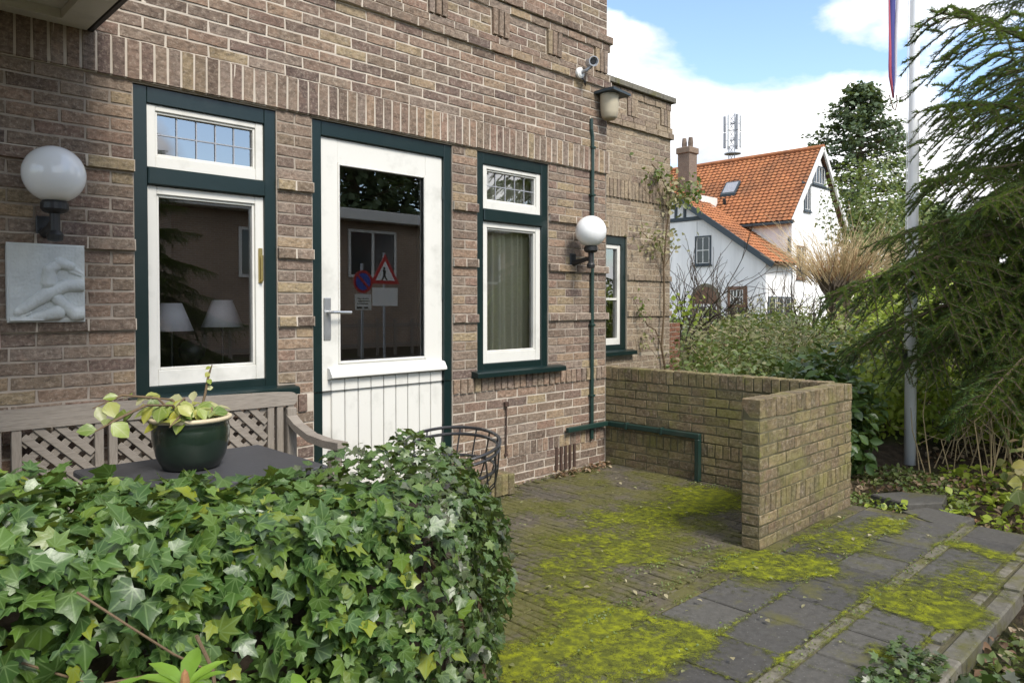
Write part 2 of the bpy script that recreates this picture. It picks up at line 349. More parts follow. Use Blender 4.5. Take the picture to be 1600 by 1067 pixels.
M['curtain'] = simple('curtain', (.74, .69, .52), .9, .1, 5)
M['stone'] = simple('plaque_stone', (.50, .515, .49), .75, .35, 9, .5, 90)
M['cermic'] = simple('pot_glaze', (.012, .022, .014), .22, .35, 8, .1, 30, .6, Coat_Weight=.4)
M['terra'] = simple('pot_rim', (.50, .42, .28), .6, .25)
M['nest'] = simple('nest_pot_clay', (.42, .37, .27), .8, .2, 10)
M['plastic_white'] = simple('plastic_white', (.75, .75, .73), .4, .08)
M['pole'] = paint('flagpole_white', (.86, .86, .86), .25, dirt=.05)
M['chrome'] = simple('galvanised_steel', (.42, .43, .45), .5, .2, Metallic=.6)
M['iron'] = simple('rusty_iron', (.06, .035, .025), .7, .4)
M['wicker'] = simple('charcoal_wire', (.022, .021, .021), .35, .3, spec=.6)
print('materials done')
# ------------------------------------------------------------------ measuring how large a piece shows
_f = np.array([math.cos(YAW)*math.cos(PITCH), math.sin(YAW)*math.cos(PITCH), math.sin(PITCH)])
_r = np.array([math.sin(YAW), -math.cos(YAW), 0.0]); _u = np.cross(_r, _f)
def shows(p, n, area):
    """rough size in view of a flat piece; 0 when outside the frame"""
    v = np.asarray(p)-CAM; d = v @ _f
    if d < .1: return 0
    x = (v @ _r)/d*FPX; y = (v @ _u)/d*FPX
    if abs(x) > 830 or y > 520 or y < -590: return 0
    c = -(v @ np.asarray(n))/np.linalg.norm(v)
    return max(0, c)*area/d**2
# ------------------------------------------------------------------ bricks
def brick_template(L, h, dep, seed, ch=.0026, j=.0026):
    r = np.random.default_rng(seed); xs = np.linspace(-L/2, L/2, 4); V = []; 
    for z in (-h/2, h/2):
        for x in xs:
            sx = x - np.sign(x)*ch if abs(x) > L/2-1e-6 else x
            V.append((sx+r.normal(0, j*.6), r.normal(0, j*.5), z-np.sign(z)*ch+r.normal(0, j*.5)))
    for lay in (0, 1):
        for z in (-h/2, h/2):
            for x in xs: V.append((x+r.normal(0, j*.5), ch+abs(r.normal(0, j*.4)) if lay == 0 else dep, z+r.normal(0, j*.45)))
    F = [(0,1,5,4), (1,2,6,5), (2,3,7,6)]
    loop = [0, 1, 2, 3, 7, 6, 5, 4]
    for a, b in zip(loop, loop[1:]+loop[:1]):
        F.append((b, a, a+8, b+8)); F.append((b+8, a+8, a+16, b+16))
    F = [tuple(f) for f in F]
    return np.array(V), np.array(F)
TMPL = {}
def tmpl(kind):
    if kind not in TMPL:
        L, h, dep = {'s': (.21, .0575, .06), 'h': (.10, .0575, .06), 'v': (.0575, .2, .06), 'r': (.0575, .1, .06), 'p': (.205, .047, .05), 'b': (.205, .095, .05)}[kind]
        TMPL[kind] = (L, h, [brick_template(L, h, dep, 100+i+ord(kind)) for i in range(5)], {})
    return TMPL[kind]
class Masonry:
    """collects bricks, later splits them: the largest in view become objects, the rest one part"""
    def __init__(s): s.b = []
    def brick(s, frame, u0, u1, z0, z1, proud, kind, name, parent, mat):
        o, th = frame                       # origin, rotation about z; local +x along the wall, -y outwards
        cx, sx = math.cos(th), math.sin(th); uc = (u0+u1)/2; n = np.array([sx, -cx, 0.])
        p = np.array([o[0]+cx*uc, o[1]+sx*uc, (z0+z1)/2])+n*(proud+random.uniform(-.0012, .0012))
        s.b.append(dict(p=p, th=th, L=u1-u0, h=z1-z0, k=kind, name=name, par=parent, mat=mat, n=n, v=random.randrange(5)))
    def flush(s, limit, rest):
        by = {}
        for b in s.b: by.setdefault(b['name'], []).append(b)
        left = {}
        for name, L in by.items():
            for b in L: b['s'] = shows(b['p'], b['n'], b['L']*b['h'])
            L.sort(key=lambda b: -b['s'])
            for i, b in enumerate(L):
                Lt, ht, vs_, cache = tmpl(b['k'])
                if i < limit and b['s'] > 0:
                    key = (b['v'], b['mat'].name)
                    if key not in cache: cache[key] = mesh(name, vs_[b['v']][0], vs_[b['v']][1], b['mat'])
                    o = bpy.data.objects.new(name, cache[key]); link(o, b['par'], b['p'])
                    o.rotation_euler = (random.uniform(-.006, .006), random.uniform(-.006, .006), b['th']+random.uniform(-.008, .008)); o.scale = (b['L']/Lt, 1, b['h']/ht)
                else: left.setdefault((b['par'], b['mat']), []).append(b)
        for (par, mat), L in left.items():
            VV = []; FF = []; TT = []; base = 0
            for b in L:
                Lt, ht, vs_, _ = tmpl(b['k']); V, F = vs_[b['v']]; c, sn = math.cos(b['th']), math.sin(b['th'])
                X = V[:, 0]*b['L']/Lt; Z = V[:, 2]*b['h']/ht
                VV.append(np.stack([c*X-sn*V[:, 1], sn*X+c*V[:, 1], Z], 1)+b['p']); FF.append(F+base); base += len(V); TT.append(np.full(len(F), random.random()))
            mk(rest, np.concatenate(VV), np.concatenate(FF), mat, par, tint=np.concatenate(TT), kind='stuff')
def course(ms, frame, u0, u1, z0, z1, odd, proud, parent, mat, openings=(), joint=.0105, zj=.0105, name='brick', unit=.11):
    iv = [(u0, u1)]
    for (a, b, c, d) in openings:
        if z0 < d-.012 and z1 > c+.012:
            nv = []
            for (p, q) in iv:
                if b <= p or a >= q: nv.append((p, q)); continue
                if a > p: nv.append((p, a))
                if b < q: nv.append((b, q))
            iv = nv
    for (p, q) in iv:
        if q-p < .03: continue
        m = max(1, round((q-p)/unit)); un = (q-p)/m; i = 0
        first = 1 if odd and m > 1 else 2
        while i < m:
            k = min(first if i == 0 else 2, m-i); a = p+i*un; b = a+k*un; e = random.uniform(-.0015, .0015)
            ms.brick(frame, a+joint/2+e, b-joint/2+e, z0+zj/2, z1-zj/2, proud, 's' if k == 2 else 'h', name, parent, mat)
            i += k
def soldiers(ms, frame, u0, u1, z0, z1, proud, parent, mat, openings=(), pitch=.0665, kind='v', name='soldier_brick'):
    n = max(1, round((u1-u0)/pitch)); un = (u1-u0)/n
    for i in range(n):
        a = u0+i*un; b = a+un
        if any(a < q-.01 and b > p+.01 and z0 < d-.01 and z1 > c+.01 for (p, q, c, d) in openings): continue
        ms.brick(frame, a+.0055, b-.0055, z0+.003+random.uniform(-.002, .002), z1-.003, proud, kind, name, parent, mat)
def panel(mb, frame, u0, u1, z0, z1, off, openings=(), depth=None):
    """sheet with rectangular holes on a wall frame, off outwards"""
    o, th = frame; cx, sx = math.cos(th), math.sin(th)
    P = lambda u, y, z: (o[0]+cx*u-sx*y, o[1]+sx*u+cx*y, z)
    us = sorted({u0, u1, *[x for q in openings for x in q[:2] if u0 < x < u1]}); zs = sorted({z0, z1, *[x for q in openings for x in q[2:] if z0 < x < z1]})
    for a, b in zip(us, us[1:]):
        for c, d in zip(zs, zs[1:]):
            mu, mz = (a+b)/2, (c+d)/2
            if any(q[0] < mu < q[1] and q[2] < mz < q[3] for q in openings): continue
            mb.add([P(a, -off, c), P(b, -off, c), P(b, -off, d), P(a, -off, d)], [(0, 1, 2, 3)])
    if depth:
        for (a, b, c, d) in openings:
            a0, b0, c0, d0 = max(a, u0), min(b, u1), max(c, z0), min(d, z1)
            if a0 >= b0 or c0 >= d0: continue
            y0, y1 = -off, depth
            for (p, q) in (((a0, c0), (a0, d0)), ((b0, d0), (b0, c0)), ((b0, c0), (a0, c0)), ((a0, d0), (b0, d0))):
                mb.add([P(p[0], y0, p[1]), P(q[0], y0, q[1]), P(q[0], y1, q[1]), P(p[0], y1, p[1])], [(0, 1, 2, 3)])
# ------------------------------------------------------------------ ground
def ground():
    xs = np.concatenate([[-900, -300, -80, -30, -12], np.linspace(-6, 16, 67), [20, 26, 34, 50, 90, 300, 900]])
    ys = np.concatenate([[-900, -300, -80, -30, -14], np.linspace(-9, 9, 61), [12, 18, 28, 50, 90, 300, 900]])
    V = []; 
    for y in ys:
        for x in xs:
            z = -.075
            if x > 5.4 or y < -3.4: z += .035*mnoise.noise((x*.9, y*.9, 0))+.02*mnoise.noise((x*3, y*3, 2))
            if x > 5.5 and y > -1.6: z += min(.12, (x-5.5)*.05)
            V.append((x, y, z))
    n = len(xs); F = np.array([(j*n+i, j*n+i+1, (j+1)*n+i+1, (j+1)*n+i) for j in range(len(ys)-1) for i in range(n-1)])
    mk('ground', V, F, M['soil'], smooth=True, kind='structure')
ground()
# ------------------------------------------------------------------ the brick house
house = empty('brick_house', (2.6, 0, 0), 'brown brick house with dark green window frames and a white glazed door', 'house')
FR = ((0, 0), 0.0)
XL, XR = -.6, 5.06
W1 = (1.241, 2.010, .86, 2.503); W2 = (3.567, 4.327, .85, 2.503); DR = (2.241, 3.33, .15, 2.503)
OPS = (W1, W2, DR)
ZT = 5.6
mb = MB()
panel(mb, FR, XL, XR, -.1, .85, -.0040, OPS, .28)
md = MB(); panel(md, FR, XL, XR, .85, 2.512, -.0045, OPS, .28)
panel(mb, FR, XL, XR, 2.512, ZT, .0078)
mb.add([(XL, .0045, 2.512), (XR, .0045, 2.512), (XR, -.0078, 2.512), (XL, -.0078, 2.512)], [(0, 1, 2, 3)])
mb.add([(XR, -.005, -.1), (XR, 6, -.1), (XR, 6, ZT), (XR, -.005, ZT)], [(0, 1, 2, 3)])
mb.add([(XL, -.005, -.1), (XL, 6, -.1), (XL, 6, ZT), (XL, -.005, ZT)], [(3, 2, 1, 0)])
mb.add([(XL, 0, ZT), (XR, 0, ZT), (XR, 6, ZT), (XL, 6, ZT)], [(0, 1, 2, 3)])
mb.add([(XL, 6, -.1), (XR, 6, -.1), (XR, 6, ZT), (XL, 6, ZT)], [(3, 2, 1, 0)])
for (a, b, c, d, off) in ((XL, XR, 1.25, 1.316, .0175), (XL, XR, 1.65, 1.716, .0175), (XL, XR, 2.049, 2.1155, .0175), (XL, XR, 2.516, 2.709, .0165), (XL, XR, 3.242, 3.3085, .030), (XL, XR, 3.3085, 3.365, .020), (XL, XR, 3.56, 3.6265, .022), (XL, XR, 3.6265, 3.693, .040)):
    segs = [(a, b)]
    if z0_ := c < 2.5:
        segs = [(XL, W1[0]), (W1[1], DR[0]), (DR[1], W2[0]), (W2[1], XR)]
    for (p, q) in segs: mb.box(p+.004, q+(0 if q < XR else off+.01), -off, .02, c+.004, d-.004)
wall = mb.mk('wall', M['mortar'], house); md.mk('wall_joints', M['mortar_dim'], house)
MS = Masonry()
def zone(z0, n, h, proud, raised=(), odd0=0, rp=.022, uend=0):
    for k in range(n):
        pr = rp if k in raised else proud
        course(MS, FR, XL, XR+(pr if pr > .015 else 0), z0+k*h, z0+(k+1)*h, (k+odd0) % 2, pr, wall, M['brick'], OPS)
zone(-.0507, 4, .0667, 0)
soldiers(MS, FR, XL, XR, .216, .318, .004, wall, M['brick'], OPS, kind='r')
zone(.318, 6, .0712, 0, odd0=1)
soldiers(MS, FR, XL, XR, .745, .850, .014, wall, M['brick'], (DR,), kind='r')
zone(.851, 6, .0665, 0); 
zone(1.25, 19, .0664, 0, raised=(0, 6, 12), odd0=1)
soldiers(MS, FR, XL, XR+.02, 2.513, 2.712, .020, wall, M['brick'], pitch=.0665)
zone(2.712, 8, .0663, .012)
zone(3.242, 1, .0665, .012, raised=(0,), rp=.034, odd0=1)
zone(3.3085, 1, .0565, .012, raised=(0,), rp=.024)
PIL = [x for k in range(-6, 3) for x in [(3.694+.591*k, 3.864+.591*k)] if x[1] > XL]
for k in range(3): course(MS, FR, XL, XR, 3.365+k*.065, 3.365+(k+1)*.065, k % 2, .012, wall, M['brick'], [(a, b, 3, 4) for a, b in PIL])
for a, b in PIL: soldiers(MS, FR, a, b, 3.365, 3.56, .036, wall, M['brick'], pitch=.0575)
zone(3.56, 1, .0665, .012, raised=(0,), rp=.026, odd0=1)
zone(3.6265, 1, .0665, .012, raised=(0,), rp=.044)
zone(3.693, 7, .0665, .012)
mb = MB(); mb.box(XL, XR+.03, -.06, .5, 4.16, 4.30, .006); mb.mk('eaves_board', M['cream'], house)
# annex, set back
AY = .85; AX1 = 7.343
FA = ((0, AY), 0.0); WA = (5.72, 6.512, .84, 2.12)
mb = MB(); panel(mb, FA, XR, AX1, -.1, 3.72, -.003, (WA,), .25)
mb.add([(AX1, AY+.006, -.1), (AX1, 5, -.1), (AX1, 5, 3.72), (AX1, AY+.006, 3.72)], [(0, 1, 2, 3)])
mb.add([(XR, AY+.006, 3.72), (AX1, AY+.006, 3.72), (AX1, 5, 3.72), (XR, 5, 3.72)], [(0, 1, 2, 3)])
for (c, d) in ((1.25, 1.316), (1.65, 1.716)): 
    mb.box(XR, WA[0], AY-.01, AY+.02, c+.004, d-.004); mb.box(WA[1]+.002, AX1+.01, AY-.01, AY+.02, c+.004, d-.004)
mb.box(XR, AX1+.03, AY-.02, AY+.02, 3.305, 3.365)
awall = mb.mk('annex_wall', M['mortar_annex'], house)
def azone(z0, n, h, raised=(), odd0=0, rp=.02, pr=0):
    for k in range(n):
        p = rp if k in raised else pr
        course(MS, FA, XR, AX1+(p if p > .015 else 0), z0+k*h, z0+(k+1)*h, (k+odd0) % 2, p, awall, M['brick_annex'], (WA,) if z0 < 2.12 else (), zj=.007)
azone(.55, 4, .0667); azone(.85, 6, .0665); azone(1.25, 13, .0666, (0, 6), 1)
soldiers(MS, FA, XR, 6.53, 2.118, 2.318, .002, awall, M['brick_annex'])
for k in range(3): course(MS, FA, 6.53, AX1, 2.118+k*.0667, 2.118+(k+1)*.0667, k % 2, 0, awall, M['brick_annex'])
azone(2.318, 3, .0707); soldiers(MS, FA, XR, AX1+.015, 2.53, 2.73, .018, awall, M['brick_annex'])
azone(2.73, 8, .0712); azone(3.30, 1, .068, (0,), rp=.032); azone(3.368, 1, .065, (0,), rp=.018)
AP = [(6.491+.63*k, 6.677+.63*k) for k in (-2, -1, 0, 1)]
for k in range(3): course(MS, FA, XR, AX1, 3.433+k*.065, 3.433+(k+1)*.065, k % 2, 0, awall, M['brick_annex'], [(a, b, 3, 4) for a, b in AP])
for a, b in AP: soldiers(MS, FA, a, b, 3.433, 3.628, .022, awall, M['brick_annex'], pitch=.062)
azone(3.628, 1, .09, (0,), rp=.012)
MS.flush(300, 'further_bricks')
mb = MB(); 
for k in range(8):
    a = XR+.01+k*.292; mb.box(a+.003, min(a+.289, AX1+.045), AY-.05, AY+.26, 3.722, 3.785, .006)
mb.mk('coping', M['kerb'], house)
# windows
def ring(mb, x0, x1, z0, z1, wl, wr, wb, wtp, y0, y1, c=.003):
    mb.box(x0, x0+wl, y0, y1, z0, z1, c); mb.box(x1-wr, x1, y0, y1, z0, z1, c)
    mb.box(x0+wl, x1-wr, y0+.0015, y1, z0, z0+wb, c); mb.box(x0+wl, x1-wr, y0+.0015, y1, z1-wtp, z1, c)
def pane(name, x0, x1, z0, z1, y, mat, parent):
    return mk(name, [(x0, y, z0), (x1, y, z0), (x1, y, z1), (x0, y, z1)], [(0, 1, 2, 3)], mat, parent)
def casement(x0, x1, ztop, zbot, ztr, sill, leads, parent, handle=None, depth0=.012):
    y0 = depth0
    fr = MB(); ring(fr, x0, x1, zbot, ztop, .068, .068, .05, .082, y0, y0+.12); fr.box(x0+.068, x1-.068, y0-.012, y0+.12, ztr-.045, ztr+.045, .006)
    fo = fr.mk('window', M['green'], parent)
    ix0, ix1 = x0+.069, x1-.069
    s = MB(); ring(s, ix0, ix1, ztr+.047, ztop-.084, .045, .045, .062, .030, y0+.014, y0+.07); ring(s, ix0+.0455, ix1-.0455, ztr+.1095, ztop-.1145, .012, .012, .012, .012, y0+.024, y0+.06, .002)
    s.mk('top_sash', M['cream'], fo)
    gx0, gx1, gz0, gz1 = ix0+.057, ix1-.057, ztr+.121, ztop-.126
    pane('top_pane', gx0, gx1, gz0, gz1, y0+.045, M['glass_lead'], fo)
    lb = MB()
    for i in range(1, leads): 
        x = gx0+(gx1-gx0)*i/leads; lb.box(x-.003, x+.003, y0+.039, y0+.0435, gz0, gz1)
    zz = gz0+(gz1-gz0)*.5; lb.box(gx0, gx1, y0+.0385, y0+.0432, zz-.003, zz+.003)
    lb.mk('leading', M['lead'], fo)
    s = MB(); ring(s, ix0, ix1, zbot+.051, ztr-.047, .048, .05, .082, .042, y0+.014, y0+.075); ring(s, ix0+.0485, ix1-.0505, zbot+.1335, ztr-.0895, .013, .013, .013, .013, y0+.026, y0+.062, .002)
    s.mk('sash', M['cream'], fo)
    pane('pane', ix0+.061, ix1-.063, zbot+.146, ztr-.102, y0+.05, M['glass'], fo)
    if sill:
        sx0, sx1, sz0, sz1 = sill
        b = MB(); b.prism([(-.075, sz0), (-.075, sz1-.012), (-.06, sz1-.004), (.02, sz1+.006), (.02, sz0)], sx0, sx1, 'x'); b.mk('sill', M['green'], fo)
    if handle:
        hx, hz = handle; b = MB(); b.box(hx-.012, hx+.012, y0+.004, y0+.0135, hz-.10, hz+.10, .003); b.box(hx-.005, hx+.005, y0-.012, y0+.004, hz-.09, hz-.08, .002); b.box(hx-.006, hx+.006, y0-.018, y0-.010, hz-.09, hz+.06, .003); b.mk('stay', M['brass'], fo)
    return fo
casement(W1[0], W1[1], W1[3]-.003, .905, 2.045, (1.20, 2.11, .862, .908), 5, house, (1.918, 1.605))
casement(W2[0], W2[1], W2[3]-.003, .893, 2.045, (3.505, 4.46, .852, .895), 5, house)
# annex window
ay = AY+.02
fr = MB(); ring(fr, WA[0], WA[1], .90, 2.115, .08, .08, .05, .085, ay, ay+.12); fo = fr.mk('window', M['green'], house)
s = MB(); ring(s, WA[0]+.081, WA[1]-.081, .951, 2.029, .05, .05, .07, .045, ay+.014, ay+.07); s.box(WA[0]+.131, WA[1]-.131, ay+.02, ay+.06, 1.43, 1.455, .003); s.mk('sash', M['cream'], fo)
pane('pane', WA[0]+.131, WA[1]-.131, 1.02, 1.985, ay+.045, M['glass'], fo)
b = MB(); b.prism([(ay-.09, .842), (ay-.09, .882), (ay, .90), (ay, .842)], WA[0]-.05, WA[1]+.10, 'x'); b.mk('sill', M['green'], fo)
# door
y0 = .012
fr = MB(); fr.box(DR[0], DR[0]+.066, y0, y0+.13, .15, 2.50, .004); fr.box(DR[1]-.066, DR[1], y0, y0+.13, .15, 2.50, .004); fr.box(DR[0]+.066, DR[1]-.066, y0+.002, y0+.13, 2.412, 2.50, .004)
fr.box(DR[0]+.066, DR[1]-.066, y0+.01, y0+.25, .15, .20, .004)
door = fr.mk('door', M['green'], house)
lx0, lx1, lz0, lz1 = DR[0]+.069, DR[1]-.069, .205, 2.409
gx0, gx1, gz0, gz1 = 2.432, 3.118, 1.01, 2.262; yd = y0+.022
L = MB(); L.box(lx0, gx0, yd, yd+.05, lz0, lz1, .002); L.box(gx1, lx1, yd, yd+.05, lz0, lz1, .002); L.box(gx0, gx1, yd+.0012, yd+.05, gz1, lz1, .002); L.box(gx0, gx1, yd+.0012, yd+.05, .915, gz0, .002); L.box(gx0, gx1, yd+.0012, yd+.05, lz0, .36, .002)
L.mk('door_leaf', M['cream'], door)
L = MB(); ring(L, gx0, gx1, gz0, gz1, .013, .013, .018, .013, yd-.006, yd+.01, .004); L.mk('glazing_bead', M['cream'], door)
pane('pane', gx0, gx1, gz0, gz1, yd+.022, M['glass'], door)
bx0, bx1 = 2.372, 3.245; nb = 9; bw = (bx1-bx0)/nb
bd = MB().box(-bw/2+.0022, bw/2-.0022, 0, .014, -.305, .305, .0045); bme = mesh('board', bd.V, bd.F, M['cream'])
for i in range(nb):
    o = bpy.data.objects.new('board', bme); link(o, door, (bx0+bw*(i+.5), yd-.0155, .612))
L = MB(); L.prism([(yd-.002, .918), (yd-.055, .932), (yd-.055, .945), (yd-.030, .985), (yd-.002, .992)], 2.352, 3.262, 'x'); L.mk('weather_bar', M['white'], door)
h = MB(); h.box(2.327, 2.377, yd-.010, yd-.001, 1.165, 1.425, .004); h.mk('handle_plate', M['steel'], door)
h = MB(); h.tube([(2.352, yd-.01, 1.336), (2.352, yd-.052, 1.336), (2.36, yd-.06, 1.336), (2.49, yd-.058, 1.334)], .0095, 10); h.mk('handle', M['steel'], door)
for z in (.45, 1.42, 2.12):
    h = MB(); h.tube([(lx1+.003, yd-.008, z), (lx1+.003, yd-.008, z+.09)], .008, 8); h.mk('hinge', M['green'], door)
# vent slots and thin iron rod on the wall
g = MB()
for i in range(5): g.box(4.41+i*.055, 4.435+i*.055, -.012, .0, .03, .225, .002)
g.mk('vent_grille', M['iron'], house)
# interior room
rm = MB()
x0, x1, ya, yb, z0, z1 = .5, 4.9, .30, 4.6, .2, 2.75
rm.add([(x0, yb, z0), (x1, yb, z0), (x1, yb, z1), (x0, yb, z1)], [(0, 1, 2, 3)]); rm.add([(x0, ya, z0), (x0, yb, z0), (x0, yb, z1), (x0, ya, z1)], [(0, 1, 2, 3)])
rm.add([(x1, ya, z0), (x1, yb, z0), (x1, yb, z1), (x1, ya, z1)], [(3, 2, 1, 0)]); rm.add([(x0, ya, z1), (x1, ya, z1), (x1, yb, z1), (x0, yb, z1)], [(3, 2, 1, 0)])
panel(rm, ((0, 0), 0), x0, x1, z0, z1, -.285, OPS)
rm.box(2.12, 2.20, .3, 2.4, .2, 2.75); 
rm.mk('room_shell', M['room'], house)
mk('room_floor', [(x0, ya, z0+.003), (x1, ya, z0+.003), (x1, yb, z0+.003), (x0, yb, z0+.003)], [(0, 1, 2, 3)], M['floorwood'], house)
rm = MB(); rm.box(WA[0]-.4, WA[1]+.3, AY+.3, AY+1.8, .3, 2.6)
rm.V = rm.V; mk('annex_room', rm.V, [tuple(reversed(f)) for i, f in enumerate(rm.F) if i != 2], M['room'], house)
# porch: canopy and pier at the left
cp = MB(); cp.box(-.6, 1.03, -1.7, -.002, 2.745, 2.93, .006); cp.mk('porch_canopy', M['cream'], house)
cp = MB(); cp.box(1.031, 1.062, -1.74, -.004, 2.70, 2.97, .006); cp.box(-.6, 1.031, -1.74, -1.701, 2.70, 2.97, .006); cp.mk('canopy_fascia', M['black'], house)
cp = MB(); ring(cp, -.6, 1.028, -1.698, -.004, .12, .125, .12, .10, 0, 1)
V = [(x, z, 2.702+.042*y) for (x, y, z) in cp.V]; mk('soffit_frame', V, cp.F, M['cream'], house)
pf = MB(); PX0, PX1, PY0, PY1 = -.055, .403, -1.46, -1.008; pf.box(PX0, PX1, PY0, PY1, -.08, 2.70)
for z in (1.25, 1.65, 2.05): pf.box(PX0-.012, PX1+.012, PY0-.012, PY1+.012, z+.004, z+.062)
pier = pf.mk('porch_pier', M['mortar'], house)
MP = Masonry()
for k in range(40):
    z = .05+.0665*k; pr = .02 if k in (18, 24, 30) else .007
    for (o, th, Lr) in (((PX0, PY0), 0, .458), ((PX1, PY0), math.pi/2, .452)):
        course(MP, (o, th), -pr, Lr+pr, z, z+.0665, k % 2, pr, pier, M['brick_pink'] if pr > .01 else M['brick'], name='pier_brick')
MP.flush(30, 'further_pier_bricks')
# ------------------------------------------------------------------ garden wall (L-shaped, mossy)
gw = empty('garden_wall', (5.15, -1, 0), 'low mossy L-shaped brick wall with a soldier coping round the terrace corner', 'wall')
GX = 5.06; GT = .11; GY = -2.05; GX0 = 3.85; GH = .845
mb = MB(); mb.box(GX+.0035, GX+GT-.0035, GY+.0035, -.002, -.1, GH-.008); mb.box(GX0+.0035, GX+.0036, GY+.0035, GY+GT-.0035, -.1, GH-.008)
core = mb.mk('core', M['mortar_moss'], gw)
MG = Masonry()
FB = ((GX, 0), -math.pi/2); FC = ((GX0, GY), 0.0); FE = ((GX0, GY+GT), -math.pi/2); FO = ((GX+GT, GY), math.pi/2); FI = ((GX, GY+GT), math.pi)
def gface(fr, L, corner=0):
    z = 0
    for k in range(3): course(MG, fr, 0, L, z, z+.0667, k % 2, 0, core, M['brick_moss']); z += .0667
    if L > .3: soldiers(MG, fr, 0, L, z, z+.105, .002, core, M['brick_moss'], kind='r')
    else: course(MG, fr, 0, L, z, z+.0525, 0, 0, core, M['brick_moss']); course(MG, fr, 0, L, z+.0525, z+.105, 1, 0, core, M['brick_moss'])
    z += .105
    for k in range(6): course(MG, fr, 0, L, z, z+.0712, (k+1) % 2, 0, core, M['brick_moss']); z += .0712
gface(FB, -GY-GT); gface(FC, GX+GT-GX0); gface(FE, GT); gface(FO, 2.05); gface(FI, GX-GX0)
MG.flush(300, 'further_bricks')
def coping_row(p, d, n, pitch, wdt):
    cv = [MB().box(-pitch/2+.003, pitch/2-.003, -wdt/2-.002, wdt/2+.002, 0, .108, .004) for _ in range(1)][0]
    for i in range(n):
        key = ('cop', i % 3)
        if key not in TMPL:
            V = np.array(cv.V)+np.random.default_rng(i).normal(0, .0015, (len(cv.V), 3)); TMPL[key] = mesh('coping_brick', V, cv.F, M['brick_moss'])
        o = bpy.data.objects.new('coping_brick', TMPL[key]); c = np.array(p)+np.array(d)*(i+.5)*pitch; link(o, gw, (c[0], c[1], .738+random.uniform(-.004, .004)))
        o.rotation_euler = (0, 0, math.atan2(d[1], d[0])+random.uniform(-.02, .02))
coping_row((GX0, GY+GT/2), (1, 0), 20, (GX+GT-GX0)/20, GT); coping_row((GX+GT/2, -.003), (0, -1), 28, (-GY-GT-.006)/28, GT)
# ------------------------------------------------------------------ terrace paving
terr = mk('terrace', *(lambda b: (b.V, b.F))(MB().box(-.6, GX+.008, -3.2, 0.0, -.3, -.012)), M['mortar_moss'], kind='structure')
MT = []
def pav(cx, cy, kind, ang, parent, name, mat, dz=0):
    MT.append((cx, cy, kind, ang, parent, name, mat, dz))
def moss_amount(x, y): return mnoise.fractal((x*1.7, y*1.7, 4.2), .6, 2.1, 6)
pv_t = {}
def slab_mesh(name, lx, ly, seed, mat, ch=.004):
    b = MB().box(-lx/2, lx/2, -ly/2, ly/2, -.05, 0, ch); V = np.array(b.V); r = np.random.default_rng(seed); V[:, :2] += r.normal(0, .0012, (len(V), 2)); V[:, 2] += r.normal(0, .0008, len(V))
    return mesh(name, V, b.F, mat), V, b.F
PB = [slab_mesh('paving_brick', .0475, .207, i, M['paver']) for i in range(5)]
BB = [slab_mesh('border_brick', .207, .094, 20+i, M['paver']) for i in range(3)]
pave = []
i = 0; x = .95
while x < GX-.02:
    off = -.1*(i % 2)
    y = off
    while y > -2.03:
        y1 = max(y-.213, -2.03); 
        if y < .0 or True:
            yt = min(y, -.004)
            if yt-y1 > .03: pave.append((x+.0265, (yt+y1)/2, (yt-y1-.005)/.207))
        y -= .213
    x += .053; i += 1
pave.sort(key=lambda p: -shows((p[0], p[1], 0), (0, 0, 1), .01*p[2]))
VV = []; FF = []; TT = []; nb_ = 0
for k, (px, py, syc) in enumerate(pave):
    if px > GX0-.01 and py < GY+GT+.08: continue
    me, V, F = PB[k % 5]; dz = .003*mnoise.noise((px*9, py*5, 0))+.008*mnoise.noise((px*1.2, py*1.2, 3))+random.uniform(-.002, .002)
    if k < 300:
        o = bpy.data.objects.new('paving_brick', me); link(o, terr, (px, py, dz)); o.scale = (1, syc, 1); o.rotation_euler = (random.uniform(-.02, .02), random.uniform(-.04, .04), random.uniform(-.02, .02))
    else:
        VV.append(V*np.array([1, syc, 1])+np.array([px, py, dz])); FF += [tuple(a+nb_ for a in f) for f in F]; nb_ += len(V); TT += [random.random()]*len(F)
mk('further_paving_bricks', np.concatenate(VV), FF, M['paver'], terr, tint=TT, kind='stuff')
for k in range(20):
    px = 1.0+.212*k+.106
    o = bpy.data.objects.new('border_brick', BB[k % 3][0]); link(o, terr, (px, -2.082, -.004+random.uniform(-.003, .003))); o.rotation_euler[2] = random.uniform(-.015, .015)
# concrete slab path
path = mk('slab_path', *(lambda b: (b.V, b.F))(MB().box(.9, 5.27, -3.12, -2.135, -.2, -.010)), M['mortar_moss'], kind='structure')
SB = [slab_mesh('slab', .290, .280, 40+i, M['slab'], .005) for i in range(4)]
STB = [slab_mesh('strip_brick', .205, .05, 60+i, M['kerb']) for i in range(3)]
for r_, (ya, yb) in enumerate(((-2.135, -2.425), (-2.425, -2.712), (-2.775, -3.05))):
    for k in range(15):
        cx = 3.05-.3*7+.3*k+.15+(.0, .01, .14)[r_]
        if cx > 5.2: continue
        o = bpy.data.objects.new('slab', SB[(k+r_) % 4][0]); link(o, path, (cx, (ya+yb)/2, random.uniform(-.003, .003))); o.scale = (1.0, (ya-yb-.008)/.28, 1)
        o.rotation_euler = (random.uniform(-.012, .012), random.uniform(-.014, .014), random.uniform(-.008, .008))
for k in range(20):
    o = bpy.data.objects.new('strip_brick', STB[k % 3][0]); link(o, path, (1.0+.212*k+.1, -2.744, random.uniform(-.004, .004))); o.rotation_euler[2] = random.uniform(-.02, .02)
